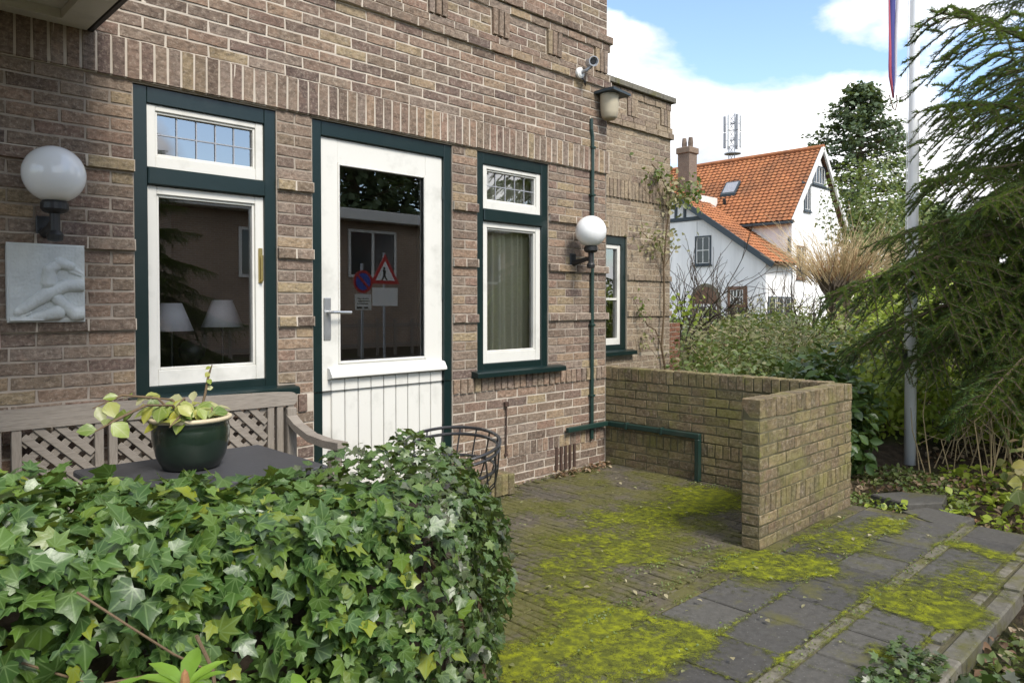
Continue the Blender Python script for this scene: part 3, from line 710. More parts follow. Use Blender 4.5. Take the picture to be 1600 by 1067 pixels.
# kerb
kerb = mk('kerb', *(lambda b: (b.V, b.F))(MB().box(.9, 4.92, -3.2, -3.06, -.3, -.02)), M['mortar_moss'], kind='structure')
KB = [MB().box(-.245, .245, -.04, .04, -.12, 0, .008) for _ in range(1)][0]; kme = mesh('kerb_stone', KB.V, KB.F, M['kerb'])
KS = MB().box(-.10, .10, -.025, .025, -.05, 0, .005); ksm = mesh('edging_brick', KS.V, KS.F, M['kerb'])
for k in range(8):
    o = bpy.data.objects.new('kerb_stone', kme); link(o, kerb, (1.2+.5*k+.25, -3.175, .004+random.uniform(-.008, .008))); o.rotation_euler = (random.uniform(-.05, .03), 0, random.uniform(-.012, .012))
for k in range(18):
    o = bpy.data.objects.new('edging_brick', ksm); link(o, kerb, (1.2+.213*k+.1, -3.088, random.uniform(-.01, .006))); o.rotation_euler = (0, random.uniform(-.03, .03), random.uniform(-.03, .03))
# stepping stones
for nm_, poly, lab in (('stepping_stone', [(5.30, -2.33), (5.52, -2.42), (5.46, -2.72), (5.18, -2.68), (5.13, -2.60)], 'grey stepping stone next to the moss-grown slab path'), ('stepping_stone', [(5.62, -2.02), (5.86, -2.16), (5.98, -2.42), (5.74, -2.46), (5.52, -2.30)], 'grey stepping stone nearer the flagpole')):
    V = [(x, y, z) for z in (-.12, -.012, -.002) for (x, y) in poly]; c = np.mean(poly, 0)
    V = [(x, y, z) if z < -.01 else (c[0]+(x-c[0])*.97, c[1]+(y-c[1])*.97, z) for (x, y, z) in V]; n = len(poly)
    F = [tuple(range(2*n, 3*n))]+[(l*n+i, l*n+(i+1) % n, (l+1)*n+(i+1) % n, (l+1)*n+i) for l in (0, 1) for i in range(n)]
    mk(nm_, V, F, M['slab'], label=lab, cat='stepping stone', group='stepping stones in the garden')
# door step
st = empty('brick_step', (3.0, -.1, 0), 'mossy brick step in front of the white door', 'step')
b = MB().box(2.2, 3.735, -.195, -.025, -.08, .13); b.mk('core', M['mortar_moss'], st)
sb = MB().box(-.031, .031, -.1, .09, -.075, .075, .006); sme = mesh('brick', sb.V, sb.F, M['brick_moss'])
for k in range(23):
    o = bpy.data.objects.new('brick', sme); link(o, st, (2.22+.0665*k+.03, -.112, .082+random.uniform(-.005, .005))); o.rotation_euler = (0, random.uniform(-.03, .03), random.uniform(-.04, .04))
# moss mats on the paving
def moss_sheet():
    pts = [(2.35,-2.19,.22),(2.54,-2.21,.2),(2.58,-2.34,.12),(3.56,-2.19,.2),(3.78,-2.25,.18),(3.83,-2.40,.1),(3.73,-2.92,.22),(3.67,-3.0,.16),(3.83,-2.85,.16),(3.06,-2.98,.10),(4.75,-1.27,.25),(4.43,-1.31,.28),(4.2,-1.3,.22),(3.3,-1.18,.18),(3.37,-1.41,.2),(3.65,-1.52,.2),(4.65,-2.33,.2),(4.29,-2.31,.18),(4.24,-3.0,.2),(3.62,-.73,.15),(3.71,-1.04,.18),(4.01,-1.12,.2),(2.85,-1.47,.2),(2.53,-1.63,.2),(2.51,-1.92,.15),(2.0,-2.09,.18),(4.79,-2.8,.1),(4.7,-3.0,.12),(3.32,-1.66,.18),(4.21,-2.24,.15),(4.95,-2.35,.15),(2.2,-2.3,.15),(4.75,-1.0,.2)]
    d = .022; xs = np.arange(1.5, 5.27, d); ys = np.arange(-3.22, -.012, d); D = np.zeros((len(ys), len(xs))); V = []
    for j, y in enumerate(ys):
        for i_, x in enumerate(xs):
            a = 0.0
            for (px, py, r_) in pts:
                q = ((x-px)**2+(y-py)**2)/(r_*r_*1.5)
                if q < 6: a += (.56 if py < -2.03 else .27)*math.exp(-q*1.1)
            a = min(a, .56)
            if y < -2.12:
                jy = min(abs(y+2.13), abs(y+2.425), abs(y+2.712), abs(y+2.775), abs(y+3.06)); jx = abs(((x-3.05+.15) % .3)-.15)
                a = max(a*1.1, .50-min(jy, jx+.01)*11)+.03
            else:
                a += .27+(.05 if y > -.6 and x > 3.3 else 0)
            a += .20*mnoise.noise((x*2.2, y*2.2, 1.3))+.20*mnoise.noise((x*6, y*6, 5.1))
            D[j, i_] = a; V.append((x, y, .0035+.008*mnoise.noise((x*1.2, y*1.2, 3))*(1 if y > -2.03 else 0)+.004*max(0, min(1, a))))
    n = len(xs); F = np.array([(j*n+i_, j*n+i_+1, (j+1)*n+i_+1, (j+1)*n+i_) for j in range(len(ys)-1) for i_ in range(n-1) if not (xs[i_] > GX0-.03 and GY-.025 < ys[j] < GY+GT+.012) and not (xs[i_] > 5.02 and ys[j] > GY-.02)])
    o = mk('moss', V, F, M['moss'], smooth=True, kind='stuff', label='bright yellow-green moss spread over the paving', cat='moss')
    o.data.attributes.new('dens', 'FLOAT', 'POINT').data.foreach_set('value', D.ravel().astype(np.float32))
moss_sheet()
print('structure done')
# ================================================================== things on and against the house
def globe_lamp(x, z, label):
    t = empty('globe_lamp', (x, 0, z-.3), label, 'lamp', 'globe lamps on the facade')
    y = -.2
    g = MB().lathe([(.0455, -.118)]+[(.1265*math.sin(a), -.1265*math.cos(a)) for a in np.linspace(.37, math.pi-1e-4, 26)], (x, y, z), 40); g.mk('globe', M['opal'], t, smooth=True)
    b = MB().lathe([(.012, -.30), (.03, -.295), (.034, -.27), (.030, -.262), (.021, -.25), (.021, -.175), (.045, -.168), (.056, -.155), (.056, -.128), (.048, -.118), (.0, -.118)], (x, y, z), 24); b.mk('cup', M['black'], t, smooth=False)
    b = MB().tube([(x, y, z-.22), (x, y+.05, z-.222), (x, y+.11, z-.235), (x, -.01, z-.25)], [.016, .018, .019, .026], 10); b.mk('arm', M['black'], t)
    b = MB().box(x-.035, x+.035, -.016, -.001, z-.33, z-.17, .005); b.mk('wall_plate', M['black'], t)
globe_lamp(.845, 1.965, 'white globe lamp on black bracket above the stone relief')
globe_lamp(4.615, 1.975, 'white globe lamp on black bracket beside the green conduit')
# stone relief plaque
def plaque():
    x0, x1, z0, z1 = .690, 1.004, 1.30, 1.665; nx, nz = 74, 86
    def seg(px, pz, a, b, r0, r1):
        ax, az = a; bx, bz = b; d = np.array([bx-ax, bz-az]); L2 = d @ d; t = np.clip(((px-ax)*d[0]+(pz-az)*d[1])/L2, 0, 1); q = np.hypot(px-ax-t*d[0], pz-az-t*d[1]); r = r0+(r1-r0)*t
        return np.where(q < r, np.sqrt(np.maximum(0, r*r-q*q)), 0)
    U, W = np.meshgrid(np.linspace(0, 1, nx), np.linspace(0, 1, nz))
    h = np.zeros_like(U); S = lambda a, b, r0, r1, k=1: seg(U, W*1.16, (a[0], a[1]*1.16), (b[0], b[1]*1.16), r0, r1)*k
    shapes = [((.52, .50), (.53, .66), .10, .085), ((.53, .66), (.66, .755), .085, .075), ((.66, .755), (.80, .72), .085, .07), ((.80, .71), (.97, .625), .05, .02), ((.80, .66), (.95, .60), .035, .02),
              ((.20, .17), (.50, .36), .075, .10), ((.50, .36), (.74, .47), .10, .095), ((.74, .47), (1.0, .47), .095, .09), ((.13, .13), (.26, .20), .06, .07), ((.12, .09), (.22, .13), .035, .03), ((.17, .07), (.27, .12), .035, .03),
              ((.62, .30), (.86, .10), .085, .10), ((.86, .10), (1.0, .12), .10, .10), ((.30, .05), (.62, .12), .06, .11), ((.05, .02), (.40, .02), .05, .07)]
    for a, b, r0, r1 in shapes: h = np.maximum(h, S(a, b, r0, r1))
    h = h*.34; n = np.array([[mnoise.noise((u*30, v*30, 1)) for u in U[0]] for v in W[:, 0]])*.0012
    Y = -.038-h*.85-n
    bord = (U < .02) | (U > .98) | (W < .02) | (W > .98); Y = np.where(bord, -.034, Y)
    V = np.stack([x0+U*(x1-x0), Y, z0+W*(z1-z0)], -1).reshape(-1, 3).tolist(); F = [(j*nx+i, j*nx+i+1, (j+1)*nx+i+1, (j+1)*nx+i) for j in range(nz-1) for i in range(nx-1)]
    b = len(V); V += [(x0, -.003, z0), (x1, -.003, z0), (x1, -.003, z1), (x0, -.003, z1)]
    F += [tuple(range(0, nx))+(b+1, b)][::-1] if False else []
    c = [0, nx-1, nz*nx-1, (nz-1)*nx]
    for k in range(4): F.append((c[k], b+k, b+(k+1) % 4, c[(k+1) % 4]))
    mk('relief_plaque', V, F, M['stone'], smooth=False, label='square grey stone relief of a resting long-beaked animal under the left lamp', cat='plaque')
plaque()
# conduit and square pipe
p = MB().tube([(4.835, -.022, 2.95), (4.835, -.022, 2.86), (4.85, -.022, 2.80), (4.85, -.022, .24)], .016, 10)
cd = p.mk('conduit', M['green_pipe'], label='thin dark green conduit running down the brick facade', cat='pipe')
for z in (.6, 1.2, 2.3, 2.7):
    MB().box(4.826, 4.874, -.042, -.001, z, z+.02, .003).mk('clip', M['green_pipe'], cd)
pp = empty('water_pipe', (5.0, -.03, .35), 'dark green square pipe bent along the foot of house and garden wall', 'pipe')
MB().box(4.51, 5.04, -.062, -.024, .335, .375, .005).mk('pipe', M['green_pipe'], pp); MB().box(5.018, 5.058, -.955, -.0625, .334, .376, .005).mk('pipe', M['green_pipe'], pp); MB().box(5.016, 5.056, -.957, -.915, .0, .3335, .005).mk('pipe', M['green_pipe'], pp)
for y in (-.25, -.6): MB().box(5.012, 5.06, y-.012, y+.012, .326, .384, .003).mk('clip', M['green_pipe'], pp)
rd = MB().tube([(3.84, -.014, .25), (3.845, -.016, .62)], .006, 6); rd.box(3.825, 3.865, -.028, -.002, .61, .65, .004); rd.box(3.83, 3.86, -.02, -.002, .235, .255, .003)
rd.mk('iron_rod', M['iron'], label='thin rusty rod fixed upright to the brickwork right of the door', cat='rod')
# security camera
sc_ = empty('security_camera', (4.68, -.02, 3.28), 'small white security camera under the frieze near the house corner', 'camera')
MB().lathe([(.045, 0), (.045, .02), (.03, .03)], (4.66, -.034, 3.29), 16, (0, -1, 0)).mk('mount', M['plastic_white'], sc_)
MB().tube([(4.66, -.05, 3.29), (4.67, -.10, 3.30), (4.695, -.14, 3.335)], .014, 8).mk('arm', M['chrome'], sc_)
ax = Vector((-.55, -.8, -.2)).normalized(); c0 = Vector((4.705, -.13, 3.37))
MB().lathe([(.032, -.075), (.036, -.07), (.036, .05), (.041, .052), (.041, .066), (.034, .066), (.030, .045)], c0, 20, ax).mk('body', M['chrome'], sc_, smooth=False)
MB().lathe([(.031, .040), (.02, .050), (.0, .051)], c0, 20, ax).mk('lens', M['black'], sc_)
MB().tube([(4.66, -.03, 3.27), (4.69, -.08, 3.22), (4.72, -.05, 3.20), (4.73, -.03, 3.25)], .006, 6).mk('cable', M['black'], sc_)
# clay nest pot
nb2 = empty('nest_pot', (4.985, 0, 2.95), 'pale clay nesting pot under a small dark roof board at the house corner', 'nest box')
prof = [(.025, 2.965), (.045, 2.955), (.065, 2.975), (.075, 3.02), (.080, 3.08), (.080, 3.14), (.083, 3.165)]
MB().lathe([(r, z-3) for r, z in prof], (4.985, -.095, 3), 24).mk('pot', M['nest'], nb2, smooth=True)
MB().prism([(4.88, 3.17), (5.12, 3.155), (5.12, 3.175), (4.88, 3.192)], -.22, -.015, 'y').mk('roof_board', M['frame_dark'], nb2)
MB().lathe([(.019, -.001), (.019, .003), (0, .003)], (4.985+.055, -.095-.055, 3.12), 12, (.7, -.7, 0)).mk('entrance', M['black'], nb2)
# table lamps inside the window
def table_lamp(x, y, z, h, label):
    t = empty('table_lamp', (x, y, z-h-.25), label, 'lamp', 'table lamps behind the window')
    MB().lathe([(.121, 0), (.058, h)], (x, y, z-h), 28).mk('lamp_shade', M['shade'], t, smooth=True)
    MB().lathe([(.07, -.26), (.07, -.245), (.008, -.235), (.008, .0)], (x, y, z-h), 16).mk('stem', M['black'], t)
table_lamp(1.575, .45, 1.391, .162, 'table lamp with white cone shade behind the window, left of the pair')
table_lamp(1.875, .45, 1.41, .163, 'table lamp with white cone shade behind the window, right of the pair')
sd_ = empty('sideboard', (1.8, .72, .2), 'dark sideboard carrying two lamps behind the left window', 'sideboard')
MB().box(1.25, 2.10, .31, .75, .93, .972, .004).mk('top', M['brown'], sd_); MB().box(1.28, 2.08, .33, .73, .22, .929, .004).mk('body', M['brown'], sd_)
def bust():
    MB().lathe([(.05, 0), (.055, .01), (.03, .03), (.03, .07), (.07, .10), (.075, .15), (.05, .19), (.0, .2)], (1.68, .42, .973), 16).mk('dark_vase', M['black'], label='dark round vase silhouette between the lamps inside', cat='vase', smooth=True)
bust()
# curtain
def curtain(x0, x1, y, z0, z1, n, label):
    V = []; F = []
    for i in range(n+1):
        x = x0+(x1-x0)*i/n; yy = y+.025*math.sin(i*.85)+.012*math.sin(i*.31+1)
        for z in (z0, (z0+z1)/2, z1): V.append((x+.004*math.sin(z*7+i), yy, z))
    for i in range(n):
        for k in (0, 1): F.append((i*3+k, (i+1)*3+k, (i+1)*3+k+1, i*3+k+1))
    mk('curtain', V, F, M['curtain'], smooth=True, label=label, cat='curtain')
curtain(3.80, 4.33, .16, .90, 2.49, 60, 'pleated cream curtain hanging behind the right window')
curtain(3.30, 3.50, .34, .3, 2.6, 26, 'narrow cream curtain edge between door and right window')
# ------------------------------------------------------------------ bench
def bench():
    t = empty('garden_bench', (1.0, -.35, 0), 'weathered grey teak bench with lattice back against the facade', 'bench')
    X0, X1 = -.02, 2.04; yb = -.15
    r = [(X0, .835), (X1-.02, .815), (X1, .835), (X1, .87), (X1-.02, .885), (X1-.12, .893), (1.0, .918), (X0+.06, .915), (X0, .90)]
    MB().prism(r, yb-.022, yb+.022, 'y').mk('top_rail', M['teak'], t)
    MB().box(X0, X1, yb-.02, yb+.02, .475, .53, .004).mk('back_rail', M['teak'], t)
    for x in (X0+.03, .62, .695, 1.025, 1.085, 1.885, 1.94, X1-.035):
        MB().box(x-.019, x+.019, yb-.016, yb+.016, .531, .838, .003).mk('slat', M['teak2'], t)
    for (a, b) in ((X0+.06, .60), (.72, 1.0), (1.11, 1.86)):
        z0, z1 = .535, .834
        for sgn in (1, -1):
            k = 0; c = a-(z1-z0)
            while c < b+(z1-z0):
                # line x = c + s*(z-z0)
                pts = []
                for (z) in (z0, z1):
                    x = c+(z-z0 if sgn > 0 else z1-z); pts.append((x, z))
                (xa, za), (xb, zb) = pts
                lo, hi = a, b
                def clipx(p, q):
                    (x1_, z1_), (x2_, z2_) = p, q
                    tt = [0, 1]
                    for lim, s_ in ((lo, 1), (hi, -1)):
                        d = (x2_-x1_)*s_; v = (lim-x1_)*s_
                        if d > 0: tt[0] = max(tt[0], v/d)
                        elif d < 0: tt[1] = min(tt[1], v/d)
                    return tt
                t0, t1 = clipx((xa, za), (xb, zb))
                if t1-t0 > .12:
                    P = (xa+(xb-xa)*t0, yb+(.006 if sgn > 0 else -.006), za+(zb-za)*t0); Q = (xa+(xb-xa)*t1, yb+(.006 if sgn > 0 else -.006), za+(zb-za)*t1)
                    MB().bar(P, Q,   .010, .034, (1, 0, 0) if abs(Q[0]-P[0]) < .01 else (0, 0, 1), .002).mk('lattice_slat', M['teak'], t)
                c += .086
    for i in range(7):
        y = -.19-.068*i; MB().box(X0+.03, X1-.03, y-.03, y+.03, .43, .452, .004).mk('seat_slat', M['teak'], t)
    for x in (X0+.03, X1-.035):
        MB().box(x-.028, x+.028, yb-.03, yb+.03, 0, .80, .004).mk('leg', M['teak2'], t); MB().box(x-.028, x+.028, -.66, -.60, 0, .62, .004).mk('leg', M['teak2'], t)
        pts = [(yb-.01, .745), (yb-.10, .70), (yb-.25, .66), (yb-.42, .65), (yb-.56, .655)]
        up = [(y, z+.02) for y, z in pts]; dn = [(y, z-.02) for y, z in reversed(pts)]
        MB().prism(up+dn, x-.03, x+.03, 'x').mk('armrest', M['teak'], t)
        MB().box(x-.02, x+.02, -.60, yb-.03, .36, .42, .003).mk('seat_rail', M['teak'], t)
bench()
# ------------------------------------------------------------------ table and pot plant
tb = empty('patio_table', (1.2, -1.05, 0), 'dark slate-topped patio table behind the ivy hedge', 'table')
MB().box(.765, 1.52, -1.40, -.78, .712, .74, .006).mk('tabletop', M['slate'], tb)
MB().box(.80, 1.485, -1.37, -.81, .65, .7115, .004).mk('apron', M['black'], tb)
for x in (.83, 1.455):
    for y in (-1.34, -.84): MB().box(x-.025, x+.025, y-.025, y+.025, 0, .6495, .003).mk('leg', M['black'], tb)
# leaf templates -------------------------------------------------------------
def leaf_simple(wd=.32, fold=.10, droop=.12, notch=0):
    V = [(0, 0, 0), (wd*.75, .30, fold), (wd, .52, fold*1.1-droop*.2), (wd*.6, .80, fold*.6-droop*.5), (0, 1, -droop), (-wd*.6, .80, fold*.6-droop*.5), (-wd, .52, fold*1.1-droop*.2), (-wd*.75, .30, fold), (0, .5, -.02)]
    F = [(8, 0, 1), (8, 1, 2), (8, 2, 3), (8, 3, 4), (8, 4, 5), (8, 5, 6), (8, 6, 7), (8, 7, 0)]
    return np.array(V, float), np.array(F)
def leaf_tiny():
    return np.array([(0, 0, 0), (.34, .45, .08), (0, 1, -.06), (-.34, .45, .08)], float), np.array([(0, 1, 2), (0, 2, 3)])
def leaf_ivy(h=((.20, -.02), (.50, .14), (.31, .36), (.47, .66), (.17, .62)), cup=.16, dr=.30, tw=0.0):
    h = list(h)
    out = [(0, .08)]+h+[(0, 1.02)]+[(-x, y) for x, y in reversed(h)]
    V = [(0, .30, .0)]+[(x, y, .0) for x, y in out]; V = np.array(V, float)
    r2 = V[:, 0]**2+(V[:, 1]-.35)**2; V[:, 2] = cup*np.abs(V[:, 0])-dr*r2+tw*V[:, 0]*(V[:, 1]-.3)
    n = len(out); F = [(0, 1+i, 1+(i+1) % n) for i in range(n)]
    return V, np.array([(a, c, b) for a, b, c in F])
LS = leaf_simple(); LT = leaf_tiny(); LI = leaf_ivy(); LI2 = leaf_ivy(((.26, -.06), (.50, .10), (.42, .34), (.46, .54), (.25, .66)), .30, .20, .25); LI3 = leaf_ivy(((.18, .0), (.38, .18), (.27, .38), (.36, .60), (.17, .66)), .05, .55, -.35); LW = leaf_simple(.42, .07, .2); LN = leaf_simple(.20, .06, .15)
def frames(n, tip):
    n = n/np.linalg.norm(n, axis=1, keepdims=True); y = tip-(tip*n).sum(1, keepdims=True)*n; y /= np.linalg.norm(y, axis=1, keepdims=True)+1e-9
    return np.cross(y, n), y, n
def cloud(name, T, pos, nrm, tip, size, mat, parent=None, luv=False, **k):
    V0, F0 = T; X, Y, Z = frames(nrm, tip); N = len(pos); m = len(V0)
    V = pos[:, None, :]+size[:, None, None]*(V0[None, :, 0:1]*X[:, None, :]+V0[None, :, 1:2]*Y[:, None, :]+V0[None, :, 2:3]*Z[:, None, :])
    F = (F0[None]+(np.arange(N)*m)[:, None, None]).reshape(-1, 3)
    tint = np.repeat(rng.random(N), len(F0))
    return mk(name, V.reshape(-1, 3), F, mat, parent, smooth=True, tint=tint, luv=np.tile(V0, (N, 1)) if luv else None, **k)
def rnd_unit(n):
    v = rng.normal(size=(n, 3)); return v/np.linalg.norm(v, axis=1, keepdims=True)
# pot with plant
pt = empty('potted_plant', (1.12, -1.05, .74), 'dark glazed pot with sprawling yellow-green plant on the slate table', 'potted plant')
prof = [(.085, 0), (.105, .004), (.128, .05), (.142, .11), (.144, .155), (.139, .182), (.150, .188), (.152, .200), (.143, .204), (.130, .198), (.127, .17)]
MB().lathe(prof[:7], (1.115, -1.05, .741), 36).mk('pot', M['cermic'], pt, smooth=True); MB().lathe(prof[6:], (1.115, -1.05, .741), 36).mk('rim', M['terra'], pt, smooth=True)
MB().lathe([(.128, .165), (.06, .172), (0, .174)], (1.115, -1.05, .741), 24).mk('potting_soil', M['soil'], pt)
stems = [[(1.10, -1.06, .91), (1.02, -1.12, 1.0), (.90, -1.20, 1.02), (.78, -1.28, .99), (.70, -1.33, .965)], [(1.10, -1.05, .91), (1.0, -1.02, 1.02), (.88, -1.0, 1.04), (.78, -1.0, 1.0)], [(1.14, -1.05, .91), (1.17, -1.05, 1.02), (1.19, -1.04, 1.10), (1.20, -1.05, 1.14)],
         [(1.1, -1.08, .91), (1.04, -1.16, .97), (.98, -1.2, .93)], [(1.12, -1.02, .91), (1.08, -.95, 1.0), (.98, -.9, 1.02)], [(1.16, -1.06, .91), (1.17, -1.12, .98), (1.15, -1.16, .95)], [(1.09, -1.05, .91), (1.07, -1.1, 1.02), (1.02, -1.16, 1.0)]]
for s_ in stems:
    MB().tube(s_, [.005]*(len(s_)-1)+[.002], 6).mk('stem', M['twig'], pt)
LWm = [mesh('leaf', *LW, M['potleaf'], luv=LW[0], smooth=True), mesh('leaf', *LS, M['potleaf'], luv=LS[0], smooth=True)]
def put_leaf(parent, me, p, n, tip, size, name='leaf'):
    X, Y, Z = frames(np.array([n], float), np.array([tip], float)); o = bpy.data.objects.new(name, me); link(o, parent, p)
    m = Matrix((X[0], Y[0], Z[0])).transposed(); o.rotation_euler = m.to_euler(); o.scale = (size,)*3; return o
random.seed(5)
for si, s_ in enumerate(stems):
    P = np.array(s_); n = {0: 13, 1: 8, 2: 6}.get(si, 8)
    for k in range(n):
        q = (k+.6)/n*(len(P)-1); i = min(int(q), len(P)-2); p = P[i]+(P[i+1]-P[i])*(q-i); d = rnd_unit(1)[0]; d[2] = d[2]*.5-.15
        put_leaf(pt, LWm[k % 2], p, np.array([d[0]*.4-.2, d[1]*.4-.55, .75])+rnd_unit(1)[0]*.35, d+(P[i+1]-P[i])*2, random.uniform(.045, .078) if si != 2 else random.uniform(.025, .04))
for k in range(40):
    a = random.uniform(0, 6.28); rr = random.uniform(.0, .11); p = np.array([1.10+rr*math.cos(a), -1.05+rr*math.sin(a), .92+random.uniform(0, .07)]); d = np.array([math.cos(a), math.sin(a), .1])
    put_leaf(pt, LWm[k % 2], p, np.array([-.15, -.5, .8])+rnd_unit(1)[0]*.4, d, random.uniform(.05, .085))
# ------------------------------------------------------------------ wire chair
def chair():
    c = np.array([2.36, -1.16]); t = empty('wire_chair', (*c, 0), 'black wire tub chair between hedge and door', 'chair')
    rot = R(40)
    def P(a, r, z): return (c[0]+r*math.cos(a+rot), c[1]+r*math.sin(a+rot), z)
    def rim(r, zb, zf, lift=0): return [P(a, r*(1+.04*math.cos(a)), zf+(zb-zf)*(.5+.5*math.cos(a))**.8+lift) for a in np.linspace(-2.75, 2.75, 40)]
    for r_, zb, zf in ((.24, .725, .635), (.235, .69, .605), (.22, .58, .53)): MB().tube(rim(r_, zb, zf), .0085, 8).mk('rim', M['wicker'], t)
    for a in np.linspace(-2.6, 2.6, 15):
        k = (.5+.5*math.cos(a))**.8
        MB().tube([P(a, .24*(1+.04*math.cos(a)), .635+.09*k), P(a+.1, .23, .55), P(a+.18, .22, .48), P(a+.2, .18, .44)], .0045, 6).mk('stay', M['wicker'], t)
    MB().lathe([(.195, .425), (.20, .437), (.19, .448), (0, .44)], (c[0], c[1], 0), 28).mk('seat', M['wicker'], t)
    for a in (.7, 2.4, -.7, -2.4): MB().tube([P(a, .17, .43), P(a, .22, .2), P(a, .25, 0)], .010, 8).mk('leg', M['wicker'], t)
chair()
# ------------------------------------------------------------------ ivy hedge
def hedge():
    global rng
    t = empty('ivy_hedge', (1.0, -1.95, 0), 'waist-high ivy hedge filling the foreground', 'hedge')
    lo = np.array([-.55, -2.36, .0]); hi = np.array([1.80, -1.58, .80]); rad = .20
    def warp(p):
        q = p.copy(); k = np.clip((p[:, 0]-.9)/.9, 0, 1); q[:, 0] += .72*(p[:, 1]+2.06)*k*1.15
        q[:, 2] += .06*np.sin(p[:, 0]*2.3+.5)*np.clip(p[:, 2]/.8, 0, 1)+.05*np.clip(1-p[:, 0], 0, 1)*np.clip(p[:, 2]/.8, 0, 1)+.06*np.exp(-((p[:, 0]-1.45)/.3)**2)*np.clip(p[:, 2]/.8, 0, 1)
        return q
    def sample(n, shrink):
        a = np.array([(hi[1]-lo[1])*(hi[2]-lo[2]), (hi[0]-lo[0])*(hi[2]-lo[2]), (hi[0]-lo[0])*(hi[2]-lo[2])*.35, (hi[0]-lo[0])*(hi[1]-lo[1])]); f = rng.choice(4, n, p=a/a.sum())
        p = lo+rng.random((n, 3))*(hi-lo)
        p[f == 0, 0] = hi[0]; p[f == 1, 1] = lo[1]; p[f == 2, 1] = hi[1]; p[f == 3, 2] = hi[2]
        ins_lo = lo+rad; ins_hi = hi-rad; ins_lo[2] = -.5
        q = np.clip(p, ins_lo, ins_hi); nn = p-q; nn /= np.linalg.norm(nn, axis=1, keepdims=True)+1e-9
        bump = np.array([.11*mnoise.noise((v[0]*3.2, v[1]*3.2, v[2]*3.2))+.06*mnoise.noise((v[0]*8, v[1]*8, v[2]*8)) for v in p])
        return warp(q+nn*(rad+bump[:, None]-shrink[:, None])), nn
    # core of old wood
    b = MB().box(lo[0]+.1, hi[0]-.24, lo[1]+.15, hi[1]-.15, -.1, hi[2]-.16, .05); V = warp(np.array(b.V)); mk('old_wood', V, b.F, M['dark_wood'], t)
    N = 12500; sh = np.abs(rng.normal(0, .075, N))-.035; P, n = sample(N, sh)
    big = np.clip((1.35-P[:, 0])/.35, 0, 1); big = np.where(rng.random(N) < big, 1, 0)
    size = np.where(big > 0, rng.uniform(.032, .070, N), rng.uniform(.024, .044, N))
    nrm = n*.9+np.array([0, -.1, .35])+rnd_unit(N)*.95; tip = np.array([0, 0, -.55])+n*.35+rnd_unit(N)*1.0
    s = np.array([shows(P[i], nrm[i]/np.linalg.norm(nrm[i]), size[i]**2)*(1 if sh[i] < .0 else .15) for i in range(N)])
    order = np.argsort(-s); top = order[:300]; rest = order[300:]
    TV = (LI, LI2, LI3); lm = [mesh('leaf', *T, M['ivy'], luv=T[0], smooth=True) for T in TV]; lms = [mesh('leaf', *T, M['ivy_small'], luv=T[0], smooth=True) for T in TV]
    for i in top: put_leaf(t, (lm if big[i] else lms)[i % 3], P[i], nrm[i], tip[i], size[i])
    r1 = rest[big[rest] > 0]; r2 = rest[big[rest] == 0]
    for q in range(3):
        for rr_, mt in ((r1, 'ivy'), (r2, 'ivy_small')):
            ii = rr_[rr_ % 3 == q]; cloud('further_leaves', TV[q], P[ii], nrm[ii], tip[ii], size[ii], M[mt], t, luv=True, kind='stuff')
    # vines
    r = random.Random(3)
    for (pts, rad_) in (([(.30, -2.36, .70), (.42, -2.38, .62), (.55, -2.38, .60)], .0025), ([(.38, -2.42, .83), (.47, -2.44, .74), (.55, -2.44, .66), (.62, -2.43, .6)], .0025), ([(.60, -2.43, .68), (.63, -2.44, .6), (.64, -2.44, .5)], .004),
                        ([(1.42, -2.28, .42), (1.50, -2.24, .36), (1.58, -2.20, .26), (1.66, -2.16, .20), (1.70, -2.10, .26), (1.74, -2.06, .33)], .009), ([(1.62, -2.20, .0), (1.63, -2.2, .12), (1.64, -2.18, .2), (1.58, -2.22, .3)], .011), ([(1.35, -2.26, .62), (1.44, -2.27, .50), (1.48, -2.26, .38)], .008), ([(1.64, -2.18, .2), (1.60, -2.20, .30), (1.62, -2.2, .38)], .006)):
        MB().tube(pts, rad_, 6).mk('vine', M['twig'], t)
hedge()
# rhododendron shoots in front
rh = empty('rhododendron', (.43, -2.85, -.07), 'bright yellow-green rhododendron shoot in the lowest foreground', 'shrub')
RL = leaf_simple(.17, .05, .22); rlm = mesh('leaf', *RL, M['rhodo'], luv=RL[0], smooth=True)
for (cx, cy, cz, nl, L) in ((.44, -2.80, .765, 8, .092), (.33, -2.69, .73, 6, .08), (.58, -2.93, .735, 6, .075), (.38, -2.95, .70, 7, .11), (.25, -2.85, .68, 7, .11)):
    MB().tube([(.42, -2.86, -.07), (.42+(cx-.42)*.5, -2.86+(cy+2.86)*.4, cz*.6), (cx, cy, cz)], [.012, .008, .005], 6).mk('stem', M['twig'], rh)
    MB().lathe([(.004, 0), (.008, .01), (.005, .025), (0, .032)], (cx, cy, cz), 8).mk('bud', M['straw_red'], rh)
    for k in range(nl):
        a = k*2.39996+cx*9; el = .55 if k % 3 else 1.2; d = np.array([math.cos(a), math.sin(a), el*.8]); put_leaf(rh, rlm, (cx, cy, cz), np.array([-d[0]*.5, -d[1]*.5, 1.0]), d, L*random.uniform(.7, 1.1))
print('objects done')
